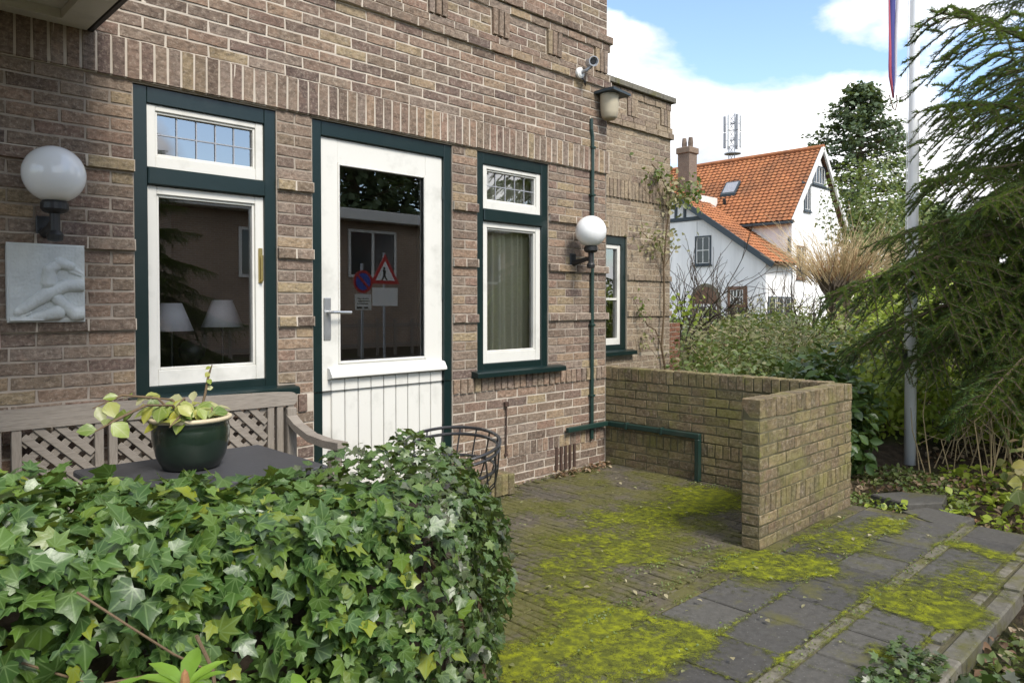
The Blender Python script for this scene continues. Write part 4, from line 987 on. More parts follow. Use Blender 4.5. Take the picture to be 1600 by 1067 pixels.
# ================================================================== spruce at the right
def spruce_branch(seed):
    r = random.Random(seed); mb = MB(); segs = []
    def axis(t): return Vector((t, .03*math.sin(t*5+seed), .06*t-.20*t*t+.10*max(0, t-.6)))
    pts = [axis(i/9) for i in range(10)]; mb.tube(pts, [.010*(1-.85*i/9) for i in range(10)], 5)
    segs.append((pts[2:], 1))
    n = 24; 
    for i in range(n):
        t = .10+.86*i/(n-1)
        for sg in (1, -1):
            L = (.36*(1-t)**.7+.05)*r.uniform(.65, 1.2); p = axis(t); a = R(r.uniform(42, 62))*sg
            d = Vector((math.cos(a), math.sin(a), r.uniform(-.55, .10))).normalized()
            q = [p, p+d*L*.35+Vector((0, 0, -.02*L)), p+d*L*.68+Vector((0, 0, -.22*L)), p+d*L*.93+Vector((0, 0, -.52*L))]
            mb.tube(q, [.0024, .0020, .0016, .0010], 3, False); segs.append((q, .9))
            m = int(L/.038)
            for k in range(m):
                u = .2+.75*k/max(1, m); j = min(2, int(u*3)); b = q[j]+(q[j+1]-q[j])*(u*3-j); s2 = 1 if k % 2 else -1; aa = a+R(r.uniform(38, 60))*s2
                l2 = (L*.25*(1-u*.5)+.02)*r.uniform(.6, 1.2); d2 = Vector((math.cos(aa), math.sin(aa), r.uniform(-.7, -.05))).normalized(); e = b+d2*l2+Vector((0, 0, -.12*l2))
                mb.tube([b, e], [.0012, .0008], 3, False); segs.append(([b, b+d2*l2*.5, e], .8))
    NP = []; NF = []; 
    for pts_, sc2 in segs:
        for a, b in zip(pts_, pts_[1:]):
            d = b-a; L = d.length
            if L < 1e-4: continue
            d = d/L; k = max(1, int(L/.0019)); up = Vector((0, 0, 1)) if abs(d.z) < .9 else Vector((1, 0, 0)); sx = d.cross(up).normalized(); ux = sx.cross(d)
            for i in range(k):
                p = a+d*(L*(i+r.random())/k)
                for _ in range(2):
                    th = r.uniform(-.6, math.pi+.6); o = sx*math.cos(th)+ux*math.sin(th); nl = r.uniform(.0105, .0150)*sc2; nd = (d*.7+o).normalized(); wv = nd.cross(o).normalized()*.00125
                    if wv.length < 1e-6: continue
                    i0 = len(NP); NP += [p-wv, p+wv, p+nd*nl]; NF.append((i0, i0+1, i0+2))
    return mb, np.array([tuple(v) for v in NP]), np.array(NF)
SPB = []
for k in range(3):
    wmb, NP, NF = spruce_branch(11+k)
    V = np.concatenate([np.array([tuple(v) for v in wmb.V]), NP]); F = list(wmb.F)+[tuple(f+len(wmb.V)) for f in NF]
    me = mesh('branch', V, F, M['bark'], tint=[0]*len(wmb.F)+list(np.repeat(np.random.default_rng(k).random(len(NF)//6+1), 6)[:len(NF)]))
    me.materials.append(M['spruce']); mi = np.zeros(len(F), np.int32); mi[len(wmb.F):] = 1; me.polygons.foreach_set('material_index', mi); SPB.append(me)
def put_branch(t, p, az, el, L, k, roll=0):
    o = bpy.data.objects.new('branch', SPB[k % 3]); link(o, t, p); o.rotation_euler = (roll, -el, az); o.scale = (L, L, L); return o
def spruce(x, y, h, rmax, label, z0=.5, nwh=15, per=7, seed=1, vis=None, lean=0):
    r = random.Random(seed); t = empty('spruce_tree', (x, y, -.08), label, 'tree')
    MB().tube([(x, y, -.15), (x, y, h*.3), (x+.02, y, h*.7), (x, y, h)], [.11*h/6, .09*h/6, .045*h/6, .006], 10).mk('trunk', M['bark'], t)
    k = 0
    for i in range(nwh):
        f = i/(nwh-1); z = z0+(h-z0-.15)*f**1.05; L = rmax*(1-f)**1.05+.15
        for j in range(per):
            az = 2*math.pi*(j+.5*(i % 2)+r.uniform(-.25, .25))/per; el = R(-16+30*f+r.uniform(-8, 8))
            put_branch(t, (x, y, z+r.uniform(-.12, .12)), az, el, L*r.uniform(.82, 1.1), k, r.uniform(-.3, .3)); k += 1
    return t
sp = spruce(8.75, -2.95, 8.6, 1.72, 'dark green spruce with drooping branches at the right edge', 1.5, 18, 11, 4)
# branches that reach towards the house
for (z, tipp, k) in ((3.2, (5.62, -2.42, 3.55), 0), (3.0, (6.05, -2.35, 2.98), 1), (2.7, (6.25, -2.2, 2.45), 2), (2.2, (5.60, -1.72, 1.62), 0), (2.5, (6.2, -1.9, 2.0), 1), (1.9, (6.0, -1.72, 1.12), 2), (1.8, (5.65, -2.75, .80), 1), (1.9, (6.0, -2.35, 1.35), 0), (2.3, (5.9, -2.1, 1.75), 2), (2.2, (6.3, -2.7, 1.1), 1), (2.7, (6.0, -2.6, 2.2), 0), (1.6, (6.4, -3.2, .55), 2), (1.7, (6.2, -2.0, 1.0), 0)):
    p = (8.75, -2.95, z); d = np.array(tipp)-np.array(p); L = np.linalg.norm(d); put_branch(sp, p, math.atan2(d[1], d[0]), math.asin(d[2]/L)+.05, L*1.0, k)
# trees behind the camera that the panes mirror
spruce(3.35, -6.3, 3.9, 1.7, 'dark spruce standing behind the viewpoint, mirrored in the left window', .2, 12, 8, 9)
# ------------------------------------------------------------------ flagpole and pennant
fp = empty('flagpole', (7.29, -1.77, -.05), 'tall white flagpole rising behind the spruce', 'flagpole')
MB().lathe([(.050, 0), (.049, 1.2), (.045, 3.0), (.039, 5.5), (.032, 8.0), (.0, 8.02)], (7.29, -1.77, -.08), 20).mk('mast', M['pole'], fp, smooth=True)
MB().lathe([(.0, .0), (.035, .012), (.045, .045), (.035, .08), (0, .09)], (7.29, -1.77, 7.93), 14).mk('truck', M['pole'], fp, smooth=True)
MB().tube([(7.22, -1.735, .9), (7.225, -1.735, 7.9)], .004, 5).mk('halyard', M['plastic_white'], fp)
MB().box(7.205, 7.235, -1.76, -1.72, .82, .98, .004).mk('cleat', M['black'], fp)
def pennant():
    t = empty('pennant', (7.11, -1.66, 3.2), 'long narrow hanging pennant of red white and blue beside the flagpole', 'pennant')
    mts = [paint('pennant_blue', (.045, .05, .20), .8, dirt=.1), paint('pennant_white', (.55, .52, .55), .8, dirt=.1), paint('pennant_red', (.36, .07, .10), .8, dirt=.1)]
    zs = np.linspace(3.24, 6.9, 40); dirs = np.array([.714, -.70, 0])
    for s_, (m, nm_) in enumerate(zip((mts[2], mts[0], mts[1]), ('red_stripe', 'blue_stripe', 'white_stripe'))):
        V = []
        for i, z in enumerate(zs):
            wd = min(1, (z-3.2)/.25); tw = .25*math.sin(z*2.1)
            a0 = (-.055, -.030, .022)[s_]; a1 = (-.030, .022, .040)[s_]; c = np.array([7.10+.012*math.sin(z*3), -1.655, z])
            for a in (a0, a1):
                for th in (0, .003): V.append(c+dirs*(a*wd+.008*math.sin(z*4+s_))+np.array([.7, .714, 0])*(th+(.02*math.sin(a*60+z*2))))
        F = []
        for i in range(len(zs)-1):
            b = i*4; F += [(b, b+2, b+6, b+4), (b+1, b+5, b+7, b+3), (b, b+4, b+5, b+1), (b+2, b+3, b+7, b+6)]
        mk(nm_, V, F, m, t, smooth=True)
    MB().tube([(7.075, -1.63, 3.27), (7.10, -1.655, 3.15), (7.115, -1.67, 3.13), (7.13, -1.68, 3.2), (7.125, -1.675, 3.27)], .005, 5).mk('loop', M['twig'], t)
    MB().tube([(7.1, -1.655, 6.88), (7.24, -1.74, 7.0)], .004, 5).mk('cord', M['plastic_white'], t)
pennant()
# ------------------------------------------------------------------ vegetation helpers
def bush(name, label, cat, c, rad, n, T, size, mat, group=None, stems=8, stem_mat='twig', up=.4, seed=0, gap=.35, flat=1.0, kind_leaf='foliage'):
    r = np.random.default_rng(seed); t = empty(name, (c[0], c[1], -.06), label, cat, group); rad = np.array(rad, float); c = np.array(c, float)
    m = int(n*2.2); p = r.normal(size=(m, 3)); p /= np.linalg.norm(p, axis=1, keepdims=True); q = r.random(m)**.42
    off = np.array([mnoise.noise(tuple(v*2.2+seed)) for v in p])*.35; pos = c+p*rad*(q*(1+off))[:, None]
    keep = np.array([mnoise.noise(tuple(v*(2.6/max(.4, rad.mean()))+seed*3.1)) > -gap for v in pos]) & (pos[:, 2] > -.03); pos = pos[keep][:n]; pp = p[keep][:n]; N = len(pos)
    nv = r.normal(size=(N, 3)); nv /= np.linalg.norm(nv, axis=1, keepdims=True); nrm = pp*.5+np.array([0, 0, up])+nv*.7; tp = pp+np.array([0, 0, -.2])+r.normal(size=(N, 3))*.6
    cloud(kind_leaf, T, pos, nrm, tp, r.uniform(size*.6, size*1.3, N), M[mat], t)
    rr = random.Random(seed); sm = MB()
    for k in range(stems):
        a = rr.uniform(0, 6.28); e = c+np.array([math.cos(a)*rad[0], math.sin(a)*rad[1], rad[2]*rr.uniform(.2, .9)])*rr.uniform(.5, .95); b = np.array([c[0]+.1*rad[0]*math.cos(a), c[1]+.1*rad[1]*math.sin(a), -.1]); mid = (b+e)/2+np.array([0, 0, rad[2]*.15])
        sm.tube([b, mid, e], [.012*rad.mean()+.004, .007*rad.mean()+.003, .002], 5)
    if stems: sm.mk('stems', M[stem_mat], t)
    return t
def grow(mb, p, d, L, rad, depth, r, spread=.6, up=.1, shrink=.72, nb=(2, 3), wob=.15, n=4, leaves=None):
    k = 4; pts = [Vector(p)]; d = Vector(d).normalized()
    for i in range(k):
        d = (d+Vector((r.gauss(0, wob), r.gauss(0, wob), r.gauss(0, wob)+up*.25))).normalized(); pts.append(pts[-1]+d*L/k)
    mb.tube(pts, [rad*(1-.4*i/k) for i in range(k+1)], n, False)
    if leaves is not None: leaves += [tuple(q) for q in pts[1:]]
    if depth > 0:
        for b in range(r.randint(*nb)):
            a = Vector((r.gauss(0, 1), r.gauss(0, 1), r.gauss(0, 1))).normalized(); nd = (d+a*spread+Vector((0, 0, up))).normalized(); q = pts[r.randint(2, k)]
            grow(mb, q, nd, L*shrink*r.uniform(.7, 1.15), rad*.64, depth-1, r, spread, up, shrink, nb, wob, max(3, n-1), leaves)
# ------------------------------------------------------------------ planting behind the garden wall
bush('low_shrub', 'dense green groundcover shrub right behind the mossy wall', 'shrub', (6.55, -.55, .45), (1.15, .75, .62), 5200, LS, .055, 'shrub', 'shrubs behind the garden wall', 10, seed=3)
bush('dry_shrub', 'twiggy half-dry shrub between annex corner and wall', 'shrub', (8.1, .25, .55), (1.2, 1.0, .78), 3800, LN, .06, 'shrub_pale', 'shrubs behind the garden wall', 26, 'straw', seed=4, gap=.15)
bush('low_shrub', 'grey-green shrub below the arched door of the white house', 'shrub', (10.2, .9, .55), (1.8, 1.3, .8), 4500, LS, .07, 'shrub', 'shrubs behind the garden wall', 14, seed=5)
bush('dry_shrub', 'straw-coloured brushwood in front of the white house wing', 'shrub', (12.0, 1.6, .6), (2.2, 1.6, .95), 4200, LN, .075, 'shrub_pale', 'shrubs behind the garden wall', 34, 'straw', seed=6, gap=.1)
bush('laurel_bush', 'glossy dark laurel against the end of the garden wall', 'shrub', (6.35, -1.35, .35), (.55, .42, .60), 2600, LS, .085, 'shrub_dark', None, 8, seed=7)
bush('laurel_bush', 'dark evergreen bush left of the flagpole foot', 'shrub', (7.3, -.75, .35), (.7, .6, .58), 2200, LS, .08, 'shrub', None, 8, seed=17)
bush('lime_shrub', 'bright lime-green shrub glowing behind the spruce', 'shrub', (13.4, -.2, .95), (1.8, 1.5, 1.15), 5000, LS, .09, 'shrub_lime', None, 8, seed=8)
bush('lime_shrub', 'lime-green bush right of the flagpole behind the spruce', 'shrub', (11.2, -2.6, .75), (1.4, 1.2, 1.05), 3600, LS, .09, 'shrub_lime', None, 8, seed=18)
bush('forsythia', 'yellow flowering forsythia left of the flagpole', 'shrub', (10.4, -.62, .45), (.62, .55, .45), 1300, LT, .05, 'shrub_yellow', None, 14, seed=9, gap=.05)
bush('green_shrub', 'mid green shrub behind the flagpole foot', 'shrub', (9.3, -2.3, .35), (1.0, .8, .62), 2600, LS, .075, 'shrub_lime', None, 10, seed=10)
bush('green_shrub', 'loose green shrub under the spruce branches', 'shrub', (8.6, -3.6, .4), (1.0, .9, .75), 2400, LS, .07, 'shrub', None, 14, 'straw', seed=11)
bush('background_hedge', 'long dark hedge closing the garden far behind', 'hedge', (22, -6, 1.0), (3.5, 6, 2.0), 6500, LS, .18, 'shrub', None, 6, seed=12)
bush('background_hedge', 'low green hedge in front of the white house', 'hedge', (20.5, 6.5, .25), (2.6, 5.0, .85), 6000, LS, .15, 'shrub', None, 6, seed=13)
bush('lime_shrub', 'small lime-green shrub standing close behind the flagpole', 'shrub', (8.3, -1.35, .35), (.7, .6, .6), 2200, LS, .07, 'shrub_lime', None, 10, seed=61)
bush('green_shrub', 'fresh green shrub between flagpole and forsythia', 'shrub', (9.2, -.9, .45), (.8, .7, .7), 2400, LS, .075, 'shrub', None, 10, seed=62)
# low plants along the path
def lowplants(name, label, cat, area, n, T, size, mat, hmax, seed, kind='stuff'):
    r = np.random.default_rng(seed); x0, x1, y0, y1 = area; pos = np.stack([r.uniform(x0, x1, n), r.uniform(y0, y1, n), np.zeros(n)], 1)
    dens = np.array([mnoise.noise((p[0]*1.6, p[1]*1.6, seed)) for p in pos]); k = dens > -.18
    k &= ~((pos[:, 0] < 5.55) & (pos[:, 1] > -2.75) & (pos[:, 0] > 5.1) & (pos[:, 1] < -2.32)) & ~((pos[:, 0] > 5.5) & (pos[:, 0] < 6.0) & (pos[:, 1] > -2.47) & (pos[:, 1] < -2.02)) & ~((pos[:, 0] < 5.27) & (pos[:, 1] > -3.2))
    pos = pos[k]; dens = dens[k]; N = len(pos); pos[:, 2] = -.07+r.random(N)*hmax*(.3+np.clip(dens+.2, 0, 1))
    nrm = np.array([0, 0, .8])+r.normal(size=(N, 3))*.5; tp = r.normal(size=(N, 3))
    cloud(name, T, pos, nrm, tp, r.uniform(size*.6, size*1.4, N), M[mat], None, kind=kind, label=label, cat=cat)
lowplants('ground_ivy', 'small green ground ivy between wall and stepping stones', 'ground cover', (5.25, 7.0, -2.6, -1.7), 2000, LS, .036, 'shrub', .08, 21)
lowplants('strawberry_plants', 'fresh green low plants around the stepping stones', 'ground cover', (5.3, 7.6, -3.4, -2.1), 1000, LW, .055, 'shrub_lime', .12, 22)
lowplants('leaf_litter', 'brown fallen leaves on the bare soil', 'leaf litter', (2.4, 9.0, -5.0, -.9), 9000, LS, .045, 'litter', .05, 23)
lowplants('kerb_ivy', 'small ivy creeping over the kerb stones at the bottom right', 'ground cover', (2.4, 3.2, -3.6, -3.2), 700, LI, .05, 'ivy_small', .10, 24)
lowplants('kerb_weeds', 'green weeds in the soil beside the kerb', 'ground cover', (2.6, 3.9, -3.75, -3.25), 500, LS, .04, 'shrub', .09, 25)
r = np.random.default_rng(5); n = 420; px = r.uniform(2.55, 3.12, n); py = r.uniform(-3.2, -3.0, n); cloud('creeping_ivy', LI, np.stack([px, py, r.uniform(.01, .06, n)], 1), np.array([0, 0, 1])+r.normal(size=(n, 3))*.4, r.normal(size=(n, 3)), r.uniform(.02, .045, n), M['ivy_small'], None, luv=True, kind='stuff', label='dark ivy strand lying on the kerb corner', cat='ground cover')
# hydrangea
def hydrangea(c, n, seed, label, rad=(.42, .38, .40)):
    r = np.random.default_rng(seed); t = empty('hydrangea', (c[0], c[1], -.07), label, 'shrub', 'faded hydrangeas by the path'); hm = mesh('leaf', *LW, M['hydra'], luv=LW[0], smooth=True)
    for k in range(n):
        d = r.normal(size=3); d[2] = abs(d[2])*.7; d /= np.linalg.norm(d); p = np.array(c)+d*np.array(rad)*r.uniform(.45, 1.0); put_leaf(t, hm, p, d*.5+np.array([-.2, -.1, .6])+r.normal(size=3)*.35, d+np.array([0, 0, -.5])+r.normal(size=3)*.4, r.uniform(.06, .125))
    for k in range(9):
        a = r.uniform(0, 6.28); MB().tube([(c[0], c[1], -.1), (c[0]+.12*math.cos(a), c[1]+.12*math.sin(a), .15), (c[0]+.3*math.cos(a), c[1]+.3*math.sin(a), .32)], [.008, .006, .003], 5).mk('stem', M['twig'], t)
hydrangea((5.75, -3.25, .10), 120, 1, 'faded yellow hydrangea nearest the slab path')
hydrangea((6.5, -3.0, .10), 90, 2, 'yellowing hydrangea under the spruce farther from the path', (.5, .45, .42))
hydrangea((4.95, -3.42, -.05), 30, 3, 'small orange-leaved shoot overhanging the kerb', (.22, .2, .18))
# dry stalks near the flagpole
dk = MB(); rr = random.Random(8)
for k in range(90):
    x = rr.uniform(6.9, 8.9); y = rr.uniform(-3.3, -1.9); h = rr.uniform(.2, .75); dk.tube([(x, y, -.1), (x+rr.uniform(-.1, .1), y+rr.uniform(-.1, .1), h*.6), (x+rr.uniform(-.3, .3), y+rr.uniform(-.3, .3), h)], [.006, .004, .002], 4)
dk.mk('dry_stalks', M['straw'], kind='stuff', label='pale dry stalks standing behind the stepping stones', cat='stalks')
# weeds in the terrace joints
def weeds():
    r = np.random.default_rng(33); P = []
    for (x0, y0, x1, y1, n, w_) in ((2.1, -1.98, 3.8, -2.0, 420, .03), (1.9, -2.14, 5.0, -2.14, 200, .02), (3.75, -.04, 4.95, -.03, 200, .03), (4.5, -.08, 4.75, -.1, 60, .05), (4.95, -.95, 5.0, -1.3, 90, .05), (2.0, -2.43, 5.1, -2.43, 220, .02), (2.2, -2.75, 5.0, -2.75, 260, .03), (2.9, -1.75, 3.75, -1.85, 160, .04), (2.2, -1.25, 3.3, -.7, 100, .1)):
        t = r.random(n); P.append(np.stack([x0+(x1-x0)*t+r.normal(0, w_, n), y0+(y1-y0)*t+r.normal(0, w_*.6, n), r.uniform(.004, .018, n)], 1))
    P = np.concatenate(P); P = P[(P[:, 1] < -.012) & ~((P[:, 0] > GX0-.02) & (P[:, 1] > GY-.02) & (P[:, 1] < GY+GT+.02))]; N = len(P)
    cloud('joint_weeds', LS, P, np.array([0, 0, .7])+r.normal(size=(N, 3))*.6, r.normal(size=(N, 3)), r.uniform(.006, .017, N), M['shrub'], None, kind='stuff', label='tiny weeds growing in the paving joints', cat='weeds')
    n = 150; P = np.stack([r.uniform(1.9, 5.0, n), r.uniform(-2.9, -.1, n), r.uniform(.016, .022, n)], 1); P = P[~((P[:, 0] > GX0-.05) & (P[:, 1] > GY-.05) & (P[:, 1] < GY+GT+.05))]; N = len(P)
    cloud('scattered_leaves', LS, P, np.array([0, 0, 1.5])+r.normal(size=(N, 3))*.3, r.normal(size=(N, 3)), r.uniform(.012, .035, N), M['shrub_pale'], None, kind='stuff', label='few pale fallen leaves scattered over the paving', cat='leaf litter')
    n = 160; P = np.stack([r.uniform(4.35, 5.02, n), -.03-np.abs(r.normal(0, .06, n)), r.uniform(.01, .03, n)], 1)
    cloud('corner_leaves', LS, P, np.array([0, 0, 1.2])+r.normal(size=(n, 3))*.5, r.normal(size=(n, 3)), r.uniform(.025, .05, n), M['litter'], None, kind='stuff', label='brown leaves drifted into the corner by the garden wall', cat='leaf litter')
weeds()
# climber on the annex
def climber():
    t = empty('climbing_plant', (7.2, .8, -.05), 'half-bare climber growing up the corner of the annex', 'climber'); r = random.Random(2); R2 = np.random.default_rng(2)
    y = AY-.05; L = [[(7.20, y, 0), (7.22, y, .5), (7.10, y, .9), (7.12, y-.02, 1.3), (7.14, y, 1.8), (7.18, y, 2.2), (7.20, y-.05, 2.6), (7.0, y-.04, 2.85), (6.85, y-.03, 2.95)], [(7.2, y-.05, 2.6), (7.38, y-.08, 2.75), (7.6, y-.1, 2.82), (7.78, y-.1, 2.76)], [(7.14, y, 1.8), (7.0, y-.04, 2.1), (6.8, y-.03, 2.12), (6.65, y-.02, 2.2)], [(7.14, y, 1.8), (7.28, y-.06, 2.05)], [(7.1, y, .9), (6.95, y-.02, 1.1), (6.8, y-.02, 1.15), (6.62, y-.05, 1.3)]]
    spots = []
    for k, s_ in enumerate(L):
        MB().tube(s_, [.016-.0012*i for i in range(len(s_))] if k == 0 else [.007]*(len(s_)-1)+[.003], 6).mk('stem', M['twig'], t)
    def clump(c, rad, n, mat, size, nm_):
        p = R2.normal(size=(n, 3))*np.array(rad)+np.array(c); p[:, 1] = np.minimum(p[:, 1], AY-.02); cloud(nm_, LS, p, R2.normal(size=(n, 3))+np.array([-.3, -.6, .4]), R2.normal(size=(n, 3))+np.array([0, 0, -.7]), R2.uniform(size*.6, size*1.3, n), M[mat], t)
    clump((7.25, y-.06, 2.68), (.16, .06, .13), 120, 'shrub_pale', .065, 'foliage'); clump((6.9, y-.05, 2.88), (.12, .04, .08), 50, 'shrub', .055, 'foliage'); clump((7.55, y-.1, 2.72), (.16, .06, .10), 80, 'shrub', .075, 'foliage'); clump((6.95, y-.05, 2.1), (.22, .05, .09), 100, 'shrub_pale', .06, 'foliage'); clump((6.66, y-.04, 1.35), (.05, .03, .08), 25, 'shrub', .05, 'foliage'); clump((6.75, y-.03, 1.0), (.06, .03, .06), 25, 'shrub_pale', .05, 'foliage')
    w_ = MB()
    for k in range(26):
        x = r.uniform(6.6, 7.3); z = r.uniform(.8, 2.9); w_.tube([(x, y-.01, z), (x+r.uniform(-.1, .1), y-.03, z+r.uniform(-.15, .2)), (x+r.uniform(-.2, .2), y-.04, z+r.uniform(-.25, .3))], .0025, 4)
    w_.mk('shoots', M['twig'], t)
climber()
# bare branching shrubs in front of the white house
for i, (x, y, h, lab) in enumerate(((10.5, 2.48, 1.0, 'bare many-branched shrub before the arched door'), (11.16, 1.86, 1.05, 'bare thin-branched shrub before the square window'), (11.9, 1.25, .95, 'bare spreading shrub before the wing corner'))):
    t = empty('bare_shrub', (x, y, -.06), lab, 'shrub', 'bare shrubs before the white house'); r = random.Random(40+i); m = MB()
    for k in range(8): grow(m, (x+r.uniform(-.05, .05), y+r.uniform(-.05, .05), -.1), (r.gauss(0, .45), r.gauss(0, .45), 1), h*1.0, .022, 3, r, .6, .10, .8, (2, 3), .14)
    m.mk('branches', M['dark_wood'], t)
    if i == 0:
        R3 = np.random.default_rng(1); p = R3.normal(size=(70, 3))*np.array([.18, .18, .14])+np.array([x-.75, y-.35, 1.35]); cloud('new_leaves', LW, p, R3.normal(size=(70, 3))+np.array([0, 0, .6]), R3.normal(size=(70, 3)), R3.uniform(.05, .10, 70), M['shrub_lime'], t)
# pollard
def pollard(x, y, label, seed=1):
    t = empty('pollard_tree', (x, y, -.06), label, 'tree'); r = random.Random(seed)
    m = MB(); m.tube([(x, y, -.2), (x+.05, y, .7), (x-.02, y, 1.3), (x, y, 1.75)], [.34, .27, .28, .36], 12); m.mk('trunk', M['bark'], t)
    m = MB()
    for k in range(7):
        a = k*.9; m.tube([(x, y, 1.5), (x+.3*math.cos(a), y+.3*math.sin(a), 1.85), (x+.55*math.cos(a), y+.5*math.sin(a), 2.15+.2*math.sin(k))], [.18, .15, .17], 8)
    m.mk('limbs', M['bark'], t)
    for nm_, mt, n, rr0 in (('shoots', 'straw', 480, .95), ('red_shoots', 'straw_red', 160, .6)):
        m = MB()
        for k in range(n):
            a = r.uniform(0, 6.28); q = r.random()**.6*rr0; b = Vector((x+q*math.cos(a), y+q*math.sin(a), 1.9+r.uniform(0, .35))); d = Vector((q*math.cos(a)*1.15+r.gauss(0, .2), q*math.sin(a)*1.15+r.gauss(0, .2), 1)).normalized(); L = r.uniform(.9, 2.1) if nm_ == 'shoots' else r.uniform(.4, 1.1)
            cv = Vector((r.gauss(0, .16), r.gauss(0, .16), -abs(r.gauss(0, .12))))*L; m.tube([b, b+d*L*.5+cv*.15, b+d*L+cv], [.008, .006, .0025], 3, False)
        m.mk(nm_, M[mt], t)
pollard(20.3, 4.05, 'knobbly pollard tree with long straw-coloured shoots beside the white house')
bush('ivy_tree_top', 'olive-green bushy tree behind the pollard shoots', 'tree', (27.0, 5.3, 3.4), (2.0, 1.9, 3.4), 6500, LS, .14, 'shrub', None, 8, seed=31, gap=.1)
# conifers and far trees
def far_conifer(x, y, h, rad, label, seed, n=9000, size=.34, mat='conifer'):
    t = empty('conifer_tree', (x, y, -.05), label, 'tree'); r = np.random.default_rng(seed)
    MB().tube([(x, y, -.3), (x, y, h*.5), (x, y, h*.97)], [.35, .22, .03], 8).mk('trunk', M['bark'], t)
    bm = MB(); P = []; NN = []; k = 0
    nb3 = 150
    for i in range(nb3):
        f = (i+.5)/nb3; z = h*(.22+.77*f); a = i*2.39996+r.normal(0, .3); prof = min(1, (1-f)*1.9+.14)*min(1, .70+f); L = rad*prof*r.uniform(.7, 1.15); d = np.array([math.cos(a), math.sin(a), r.uniform(-.05, .3)]); e = np.array([x, y, z])+d*L
        bm.tube([(x, y, z-.1), tuple(np.array([x, y, z])+d*L*.5), tuple(e)], [.06, .04, .015], 4, False)
        m = n//nb3; u = r.random(m)**.55; p = np.array([x, y, z])+d*L*u[:, None]+r.normal(size=(m, 3))*np.array([.38, .38, .20])*(.55+.45*(1-f)); P.append(p); NN.append(np.tile(d, (m, 1)))
    bm.mk('branches', M['bark'], t)
    P = np.concatenate(P); NN = np.concatenate(NN); N = len(P); cloud('crown', LT, P, NN*.2+np.array([0, 0, .8])+r.normal(size=(N, 3))*.5, NN+r.normal(size=(N, 3))*.5+np.array([0, 0, -.1]), r.uniform(size*.5, size*1.2, N), M[mat], t)
far_conifer(50, 14.5, 15.7, 4.3, 'tall grey-green conifer behind the white house gable', 3, 13000)
far_conifer(46, 9.0, 7.0, 2.6, 'shorter conifer right of the tall one', 4, 5000)
def bare_tree(x, y, h, label, seed, n=5, mat='twig'):
    t = empty('bare_tree', (x, y, -.05), label, 'tree'); r = random.Random(seed); m = MB()
    grow(m, (x, y, -.2), (0, 0, 1), h*.34, h*.022, n, r, .55, .22, .74, (3, 3), .10, 5); m.mk('branches', M[mat], t)
bare_tree(62, 6.5, 11, 'pale leafless tree seen past the flagpole', 5); bare_tree(56, 1.5, 9, 'leafless tree behind the spruce at the far right', 6); bare_tree(70, 12, 10, 'leafless far tree between conifer and flagpole', 7)
bush('far_wood', 'grey-green band of far trees behind the flagpole', 'trees', (75, -6, 3.0), (10, 26, 3.6), 7000, LS, .5, 'shrub', None, 0, seed=14)
# red brick low wall left of the shrubs
b = MB(); FRd = ((7.5, 1.9), 0.0)
rw = empty('red_brick_wall', (8.2, 1.9, 0), 'low red brick wall seen past the annex corner', 'wall'); MB().box(7.42, 9.2, 1.905, 2.12, -.1, 1.12).mk('core', M['mortar_annex'], rw); M['brick_red'] = brick_mat('brick_red_clay', [(.32, .13, .075), (.38, .17, .10), (.28, .12, .08)])
MR = Masonry()
for k in range(17): course(MR, ((7.42, 1.9), 0.0), 0, 1.78, .02+k*.065, .02+(k+1)*.065, k % 2, .0, rw, M['brick_red'])
MR.flush(300, 'further_bricks')
print('planting done')
